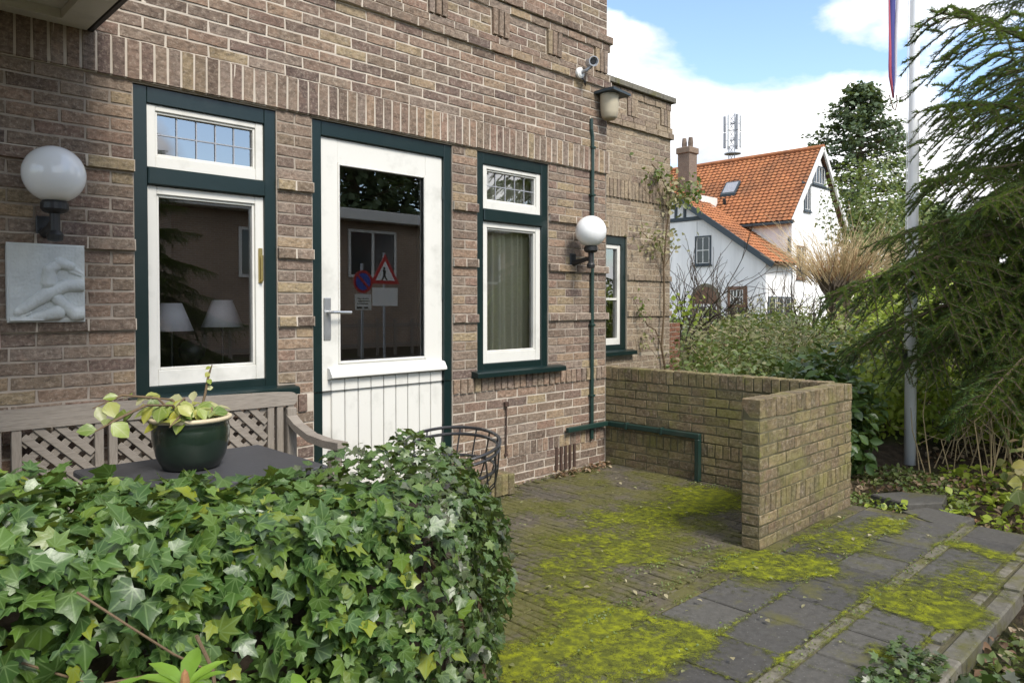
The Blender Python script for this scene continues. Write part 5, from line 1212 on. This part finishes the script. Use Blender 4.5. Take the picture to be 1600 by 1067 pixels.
# ================================================================== the white house behind
def white_house():
    t = empty('white_house', (31, 14, 0), 'white stucco house with steep orange tiled roof and brick chimney', 'house')
    XW = 29.8; YN = 10.87; XM = 32.25; XRG = 35.08; ZR = 8.72; YF = 24
    ve = lambda y: 3.18+.683*(y-10.45)            # wing roof slope, right side
    YRW = 17.6; ZRW = ve(YRW)
    w_ = MB(); w_.prism([(YN, -.2), (YN, ve(YN)-.12), (YRW, ZRW-.12), (24.3, ve(YN)-.12), (24.3, -.2)], XW, XW+.3, 'x')
    w_.box(XW+.3, XM+.1, YN, YN+.3, -.2, ve(YN)-.1); w_.mk('wing_wall', M['stucco'], t)
    w_ = MB(); w_.box(XM, XM+.3, YN, YF, -.2, 5.35); w_.prism([(XM+.3, -.2), (XM+.3, 5.3), (XRG, ZR-.15), (2*XRG-XM-.3, 5.3), (2*XRG-XM-.3, -.2)], YN, YN+.3, 'y'); w_.box(2*XRG-XM-.3, 2*XRG-XM, YN, YF, -.2, 5.3); w_.mk('main_wall', M['stucco'], t)
    # tiled roofs as rows of pantiles
    def tiled(p0, pu, pv, nu, nv, lift=.05):
        """p0 eave corner, pu along eave, pv up the slope"""
        p0, pu, pv = np.array(p0), np.array(pu), np.array(pv); nrm = np.cross(pu, pv); nrm /= np.linalg.norm(nrm)
        if nrm[2] < 0: nrm = -nrm
        V = []; F = []; k = 4
        for j in range(nv):
            for e in (0, 1):
                for i in range(nu*k+1):
                    u = i/(nu*k); v = (j+e*1.12)/nv; prof = (.5+.5*math.cos(2*math.pi*i/k))*lift*.9
                    V.append(p0+pu*u+pv*min(v, 1.0)+nrm*(prof+lift*(1.0-e*.9)+random.uniform(-.006, .006)))
            b = j*2*(nu*k+1); n = nu*k+1
            for i in range(nu*k): F.append((b+i, b+i+1, b+n+i+1, b+n+i))
            # front edge of the row
        return V, F
    def roof(name, corners, nu, nv):
        V, F = tiled(*corners, nu, nv); return mk(name, V, F, M['roof'], t, smooth=False)
    e0 = (XM-.29-.0, YN-.22, 5.16)
    roof('main_roof', ((e0[0], e0[1], e0[2]), (0, YF-YN+.4, 0), (XRG-e0[0], 0, ZR+.10-e0[2])), 54, 22)
    roof('main_roof', ((2*XRG-e0[0], e0[1], e0[2]), (0, YF-YN+.4, 0), (e0[0]-XRG, 0, ZR+.10-e0[2])), 30, 12)
    V = [(e0[0], YN-.2, 5.1), (XRG, YN-.2, ZR+.06), (XRG, YF, ZR+.06), (e0[0], YF, 5.1), (2*XRG-e0[0], YN-.2, 5.1), (2*XRG-e0[0], YF, 5.1)]; mk('roof_deck', V, [(0, 1, 2, 3), (1, 4, 5, 2)], M['brown'], t)
    m = MB(); m.tube([(XRG, YN-.24, ZR+.17), (XRG, YF, ZR+.17)], .12, 8); m.mk('ridge_tiles', M['roof'], t)
    m = MB()
    for sg in (1, -1): m.bar((XRG+sg*(XRG-e0[0])+sg*.02, YN-.2, 5.13), (XRG, YN-.2, ZR+.12), .10, .20, (0, 0, 1), .01)
    m.mk('bargeboard', M['white'], t)
    m = MB(); m.box(e0[0]-.10, e0[0]+.04, YN-.2, YF, 5.02, 5.14, .02); m.mk('gutter', M['frame_dark'], t)
    # wing roof
    yb = 10.45; roof('wing_roof', ((XW-.32, yb, 3.18), (XM-XW+.32, 0, 0), (0, YRW-yb, ZRW-3.18)), 11, 30); roof('wing_roof', ((XW-.32, 2*YRW-yb, 3.18), (XM-XW+.32, 0, 0), (0, yb-YRW, ZRW-3.18)), 9, 12)
    V = [(XW-.3, yb, 3.13), (XM+.05, yb, 3.13), (XM+.05, YRW, ZRW-.04), (XW-.3, YRW, ZRW-.04), (XW-.3, 2*YRW-yb, 3.13), (XM+.05, 2*YRW-yb, 3.13)]; mk('roof_deck', V, [(0, 1, 2, 3), (3, 2, 5, 4)], M['brown'], t)
    m = MB(); m.bar((XW-.35, yb-.08, 3.07), (XW-.35, YRW, ZRW), .06, .26, (0, 0, 1), .01); m.bar((XW-.35, 2*YRW-yb+.08, 3.07), (XW-.35, YRW, ZRW), .06, .26, (0, 0, 1), .01); m.mk('bargeboard', M['frame_dark'], t)
    m = MB(); m.box(XW-.06, XW-.003, 13.7, 24.3, 5.28, 5.46, .01)
    for y in (14.88, 15.36, 15.9): m.box(XW-.05, XW-.004, y-.07, y+.07, 5.465, ve(y)-.15, .005)
    m.mk('half_timbering', M['frame_dark'], t)
    def win(face, a0, a1, z0, z1, nx, nz, mat='white', top=None, name='window', fr='frame_dark', plane=None):
        # face 'x': on a wall facing -X at plane; 'y': facing -Y
        P = (lambda u, d, z: (plane-d, u, z)) if face == 'x' else (lambda u, d, z: (u, plane-d, z))
        def bx(mb, u0, u1, d0, d1, zz0, zz1):
            p, q = P(u0, d0, zz0), P(u1, d1, zz1); mb.box(p[0], q[0], p[1], q[1], p[2], q[2], .006)
        m = MB(); f = .07; bx(m, a0, a0+f, -.05, .05, z0, z1); bx(m, a1-f, a1, -.05, .05, z0, z1); bx(m, a0+f, a1-f, -.05, .045, z0, z0+f); bx(m, a0+f, a1-f, -.05, .045, z1-f, z1); o = m.mk(name, M[fr], t)
        m = MB(); bx(m, a0+f, a1-f, .004, .012, z0+f, z1-f); m.mk('pane', M['dark_glass'], o)
        m = MB(); s = .045
        for i in range(nx+1): u = a0+f+(a1-a0-2*f)*i/nx; bx(m, u-s/2-(s/2 if i == nx else 0), u+s/2+(s/2 if i == 0 else 0), .0125, .034, z0+f, z1-f)
        for i in range(nz+1): zz = z0+f+(z1-z0-2*f)*i/nz; bx(m, a0+f, a1-f, .0125, .030, zz-s/2, zz+s/2)
        m.mk('glazing_bars', M[mat], o)
        m = MB(); bx(m, a0-.06, a1+.06, .0, .09, z0-.07, z0-.002); m.mk('sill', M[fr], o); return o
    win('x', 13.50, 14.32, 3.22, 4.54, 2, 2, plane=XW)
    win('x', 11.72, 12.65, -.1, 2.2, 2, 1, plane=XW, fr='brown'); win('x', 11.80, 12.57, 1.35, 2.12, 4, 2, plane=XW-.055, fr='brown')
    # arched door
    arch = [(13.13, -.1), (13.13, 1.55)]+[(13.775-.645*math.cos(a), 1.55+.66*math.sin(a)) for a in np.linspace(0, math.pi, 14)][1:-1]+[(14.42, 1.55), (14.42, -.1)]
    o = MB().prism(arch, XW-.02, XW-.004, 'x').mk('arched_door', M['brown'], t)
    c = 13.775; outer = [(c+(y-c)*1.22, z if z < 1.5 else 1.5+(z-1.5)*1.22) for y, z in arch]; n = len(arch)
    V = [(XW-.03, *p) for p in arch]+[(XW-.03, *p) for p in outer]+[(XW-.001, *p) for p in outer]; F = [(i, i+1, n+i+1, n+i) for i in range(n-1)]+[(n+i, n+i+1, 2*n+i+1, 2*n+i) for i in range(n-1)]
    mk('arch_surround', V, F, M['kerb'], o)
    m = MB(); m.box(XW-.05, XW-.025, 13.2, 14.35, 1.30, 1.42, .005)
    for y in (13.2, 13.42, 13.66, 13.9, 14.13, 14.33): m.box(XW-.045, XW-.024, y-.025, y+.025, .2, 1.3, .004)
    m.box(XW-.045, XW-.024, 13.2, 14.33, .75, .80, .004); m.mk('glazing_bars', M['white'], o); MB().box(XW-.0235, XW-.0205, 13.2, 14.33, .2, 1.3).mk('pane', M['dark_glass'], o)
    # side wall windows
    for (a0, a1) in ((30.0, 30.75), (30.9, 31.5), (31.62, 32.2)): win('y', a0, a1, .55, 1.75, 1, 1, plane=YN, mat='white')
    win('y', 33.45, 34.16, 5.75, 6.95, 2, 1, plane=YN); win('y', 32.75, 33.62, 2.6, 4.1, 2, 2, plane=YN, fr='brown'); win('y', 34.35, 35.75, 7.1, 8.0, 4, 1, plane=YN)
    MB().box(31.82, 32.05, YN-.06, YN-.001, 3.7, 4.45, .02).mk('downpipe', M['frame_dark'], t)
    MB().box(33.2, 37, YN-.05, YN-.001, 6.98, 7.07, .01).mk('belt_beam', M['frame_dark'], t)
    # chimney
    ch = MB().box(31.05, 31.75, 15.45, 16.1, 5.0, 8.95, .01); o = ch.mk('chimney', M['brick'], t); MB().box(30.98, 31.82, 15.38, 16.17, 8.75, 9.05, .03).mk('chimney_cap', M['brick'], o)
    for y in (15.6, 15.95): MB().lathe([(.12, 0), (.13, .25), (.10, .5)], (31.4, y, 9.05), 10).mk('chimney_pot', M['brick'], o)
    # dormer beside the chimney
    MB().box(31.5, 33.0, 15.05, 15.35, 5.6, 6.7, .01).mk('dormer', M['white'], t)
    # roof window and vent
    sl = (ZR+.1-5.16)/(XRG-e0[0]); P = lambda x: 5.16+sl*(x-e0[0])
    pr = [(33.25, P(33.25)+.10), (33.85, P(33.85)+.10), (33.85, P(33.85)+.22), (33.25, P(33.25)+.22)]; o = MB().prism(pr, 14.25, 15.05, 'y').mk('roof_window', M['frame_dark'], t)
    pr = [(33.32, P(33.32)+.225), (33.78, P(33.78)+.225), (33.78, P(33.78)+.24), (33.32, P(33.32)+.24)]; MB().prism(pr, 14.33, 14.97, 'y').mk('pane', M['chrome'], o)
    MB().tube([(32.95, 14.6, P(32.95)), (32.85, 14.6, P(32.95)+.28)], .08, 8).mk('roof_vent', M['black'], t)
white_house()
# telecom mast
def mast():
    x, y = 82.7, 41.7; t = empty('telecom_mast', (x, y, 0), 'grey lattice telecom mast with antennas above the orange roof', 'mast'); m = MB(); L = [(x+.45*math.cos(a), y+.45*math.sin(a)) for a in (0, 2.1, 4.2)]
    for p in L: m.tube([(*p, -1), (*p, 24.8)], .06, 5)
    for k in range(26):
        z = k*.95
        for i in range(3): m.tube([(*L[i], z), (*L[(i+1) % 3], z+.95)], .035, 4); m.tube([(*L[i], z), (*L[(i+1) % 3], z)], .03, 4)
    m.mk('lattice', M['chrome'], t)
    for zc, n in ((23.6, 6), (21.6, 6)):
        for k in range(n):
            a = k*6.283/n; px, py = x+.95*math.cos(a), y+.95*math.sin(a); MB().box(px-.13, px+.13, py-.13, py+.13, zc-.95, zc+.95, .03).mk('antenna', M['plastic_white'] if k % 2 else M['lead'], t)
            MB().tube([(x, y, zc), (px, py, zc)], .04, 5).mk('antenna_arm', M['chrome'], t)
    MB().lathe([(1.0, 19.9), (1.0, 20.0)], (x, y, 0), 14).mk('platform', M['chrome'], t)
mast()
# ================================================================== across the street, seen only mirrored in the panes
def opposite():
    t = empty('opposite_house', (16, -18.5, 0), 'brown brick house with white fascia across the street, mirrored in the door pane', 'house')
    X0, X1, Y = 7.5, 27, -17; MB().box(X0, X1, Y-6, Y, -.2, 4.15).mk('wall', M['brick_far'], t); MB().box(X0-.5, X1+.5, Y-6.5, Y+.55, 4.152, 4.50, .02).mk('fascia', M['white'], t)
    for (a, b, c, d) in ((13.1, 15.0, 2.3, 3.9), (18.0, 20.0, 2.2, 3.8), (9.4, 11.0, 2.2, 3.7), (22, 24.5, .8, 2.6)):
        m = MB(); ring(m, a, b, c, d, .09, .09, .09, .09, Y, Y+.05); m.box((a+b)/2-.05, (a+b)/2+.05, Y+.002, Y+.045, c+.09, d-.09, .004); o = m.mk('window', M['white'], t); MB().box(a+.09, b-.09, Y+.004, Y+.016, c+.09, d-.09).mk('pane', M['dark_glass'], o)
    f = empty('post_fence', (14, -13.5, 0), 'weathered open post fence across the street', 'fence'); pk = MB().box(-.05, .05, -.012, .012, 0, 1.05, .004); pm = mesh('picket', pk.V, pk.F, M['teak2'])
    for k in range(26):
        o = bpy.data.objects.new('picket', pm); link(o, f, (7+.61*k, -13.5, -.06))
    MB().box(6.9, 22.6, -13.54, -13.513, .75, .85, .004).mk('rail', M['teak'], f); MB().box(6.9, 22.6, -13.54, -13.513, .2, .30, .004).mk('rail', M['teak'], f)
    mk('road', [(-40, -12.6, -.03), (60, -12.6, -.03), (60, -9.6, -.03), (-40, -9.6, -.03)], [(0, 1, 2, 3)], simple('asphalt', (.05, .05, .052), .85, .2, 6), kind='structure')
    # signs
    sx, sy, sz = 8.03, -8.29, 1.84
    s = empty('traffic_sign', (sx, sy, 0), 'post with a no-parking disc, its plates and a warning triangle', 'traffic sign'); MB().tube([(sx, sy-.03, -.1), (sx, sy-.03, 2.2)], .03, 10).mk('post', M['chrome'], s)
    s['label'] = 'post with a round blue and red no-parking disc over a white plate'
    red = simple('sign_red', (.50, .03, .03), .4, .05, bump=0); blue = simple('sign_blue', (.04, .09, .45), .4, .05, bump=0); wh = simple('sign_white', (.80, .80, .78), .4, .05, bump=0)
    def disc(r, y, m, nm_): return MB().lathe([(r, 0), (r, .004), (0, .004)], (sx, sy+y, sz), 28, (0, 1, 0)).mk(nm_, m, s)
    disc(.225, .005, red, 'sign_disc'); disc(.17, .010, blue, 'sign_field'); MB().bar((sx-.12, sy+.016, sz+.12), (sx+.12, sy+.016, sz-.12), .004, .05, (0, 0, 1), 0).mk('slash', red, s)
    MB().box(sx-.19, sx+.19, sy+.002, sy+.010, sz-.56, sz-.25, .003).mk('plate', wh, s); m = MB()
    for i, (a, b) in enumerate(((-.15, .13), (-.13, .15), (-.15, .11))): m.box(sx+a, sx+b, sy+.0105, sy+.012, sz-.34-.05*i, sz-.325-.05*i)
    m.box(sx-.15, sx-.03, sy+.0105, sy+.012, sz-.53, sz-.495); m.box(sx+.01, sx+.11, sy+.0105, sy+.012, sz-.53, sz-.495); m.mk('lettering', M['black'], s)
    tx, ty = 9.84, -10.16
    s2 = empty('traffic_sign', (tx, ty, 0), 'post with a red-bordered warning triangle and a white plate', 'traffic sign'); MB().tube([(tx, ty-.04, -.1), (tx, ty-.04, 2.6)], .03, 10).mk('post', M['chrome'], s2)
    tri = lambda k: [(tx-.40*k, 2.10-.23*k), (tx+.40*k, 2.10-.23*k), (tx, 2.10+.46*k)]
    MB().prism(tri(1), ty, ty+.01, 'y').mk('sign_triangle', red, s2); MB().prism(tri(.66), ty+.011, ty+.015, 'y').mk('sign_field', wh, s2)
    m = MB(); m.lathe([(.03, 0), (.03, .003), (0, .003)], (tx-.03, ty+.016, 2.23), 10, (0, 1, 0)); m.prism([(tx+a, z-.1) for a, z in ((-.07, 2.30), (.02, 2.28), (0, 2.16), (.06, 2.06), (.02, 2.05), (-.03, 2.14), (-.07, 2.05), (-.10, 2.06), (-.055, 2.18))], ty+.016, ty+.019, 'y'); m.mk('pictogram', M['black'], s2)
    MB().box(tx-.35, tx+.35, ty, ty+.01, 1.36, 1.78, .003).mk('plate', wh, s2)
    lp = empty('street_lamp', (9.4, -12.0, 0), 'grey street lamp with a curved arm across the street', 'street lamp'); MB().tube([(9.4, -12, -.1), (9.4, -12, 4.2), (9.6, -12, 5.0), (10.2, -12, 5.35)], [.07, .06, .05, .04], 10).mk('post', M['chrome'], lp); MB().lathe([(.05, 0), (.16, .05), (.16, .10), (.08, .16), (0, .17)], (10.35, -12, 5.3), 14).mk('lamp_head', M['chrome'], lp)
def brick_far():
    t = NT('brick_across'); sx = t.n('ShaderNodeSeparateXYZ', {0: t.pos()}); cv = t.n('ShaderNodeCombineXYZ', {0: sx.outputs[0], 1: sx.outputs[2], 2: 0.0})
    b = t.n('ShaderNodeTexBrick', {'Scale': 1.0, 'Color1': (.36, .25, .17), 'Color2': (.25, .17, .12), 'Mortar': (.45, .40, .33), 'Mortar Size': .008, 'Brick Width': .22, 'Row Height': .065}); t.t.links.new(cv.outputs[0], b.inputs[0])
    c = t.mix(.6, b.outputs[0], t.ramp(t.noise(.7, 6), [(.3, (.45, .42, .4)), (.7, (1, 1, 1))]), 'MULTIPLY'); return t.finish(c, .9)
M['brick_far'] = brick_far()
opposite()
far_conifer(17.8, -24, 13, 2.6, 'tall dark conifer behind the house across the street', 8, 6000, .45); far_conifer(22.5, -25, 12, 2.5, 'second conifer behind the house across the street', 9, 5000, .45)
bare_tree(8.0, -20.5, 7.5, 'large leafless tree beside the house across the street', 10)
bush('street_hedge', 'yellow-green garden shrub mirrored in the right window', 'shrub', (8.5, -5.1, .7), (1.2, 1.0, 1.05), 3600, LS, .08, 'shrub_lime', None, 8, seed=51)
print('all done')
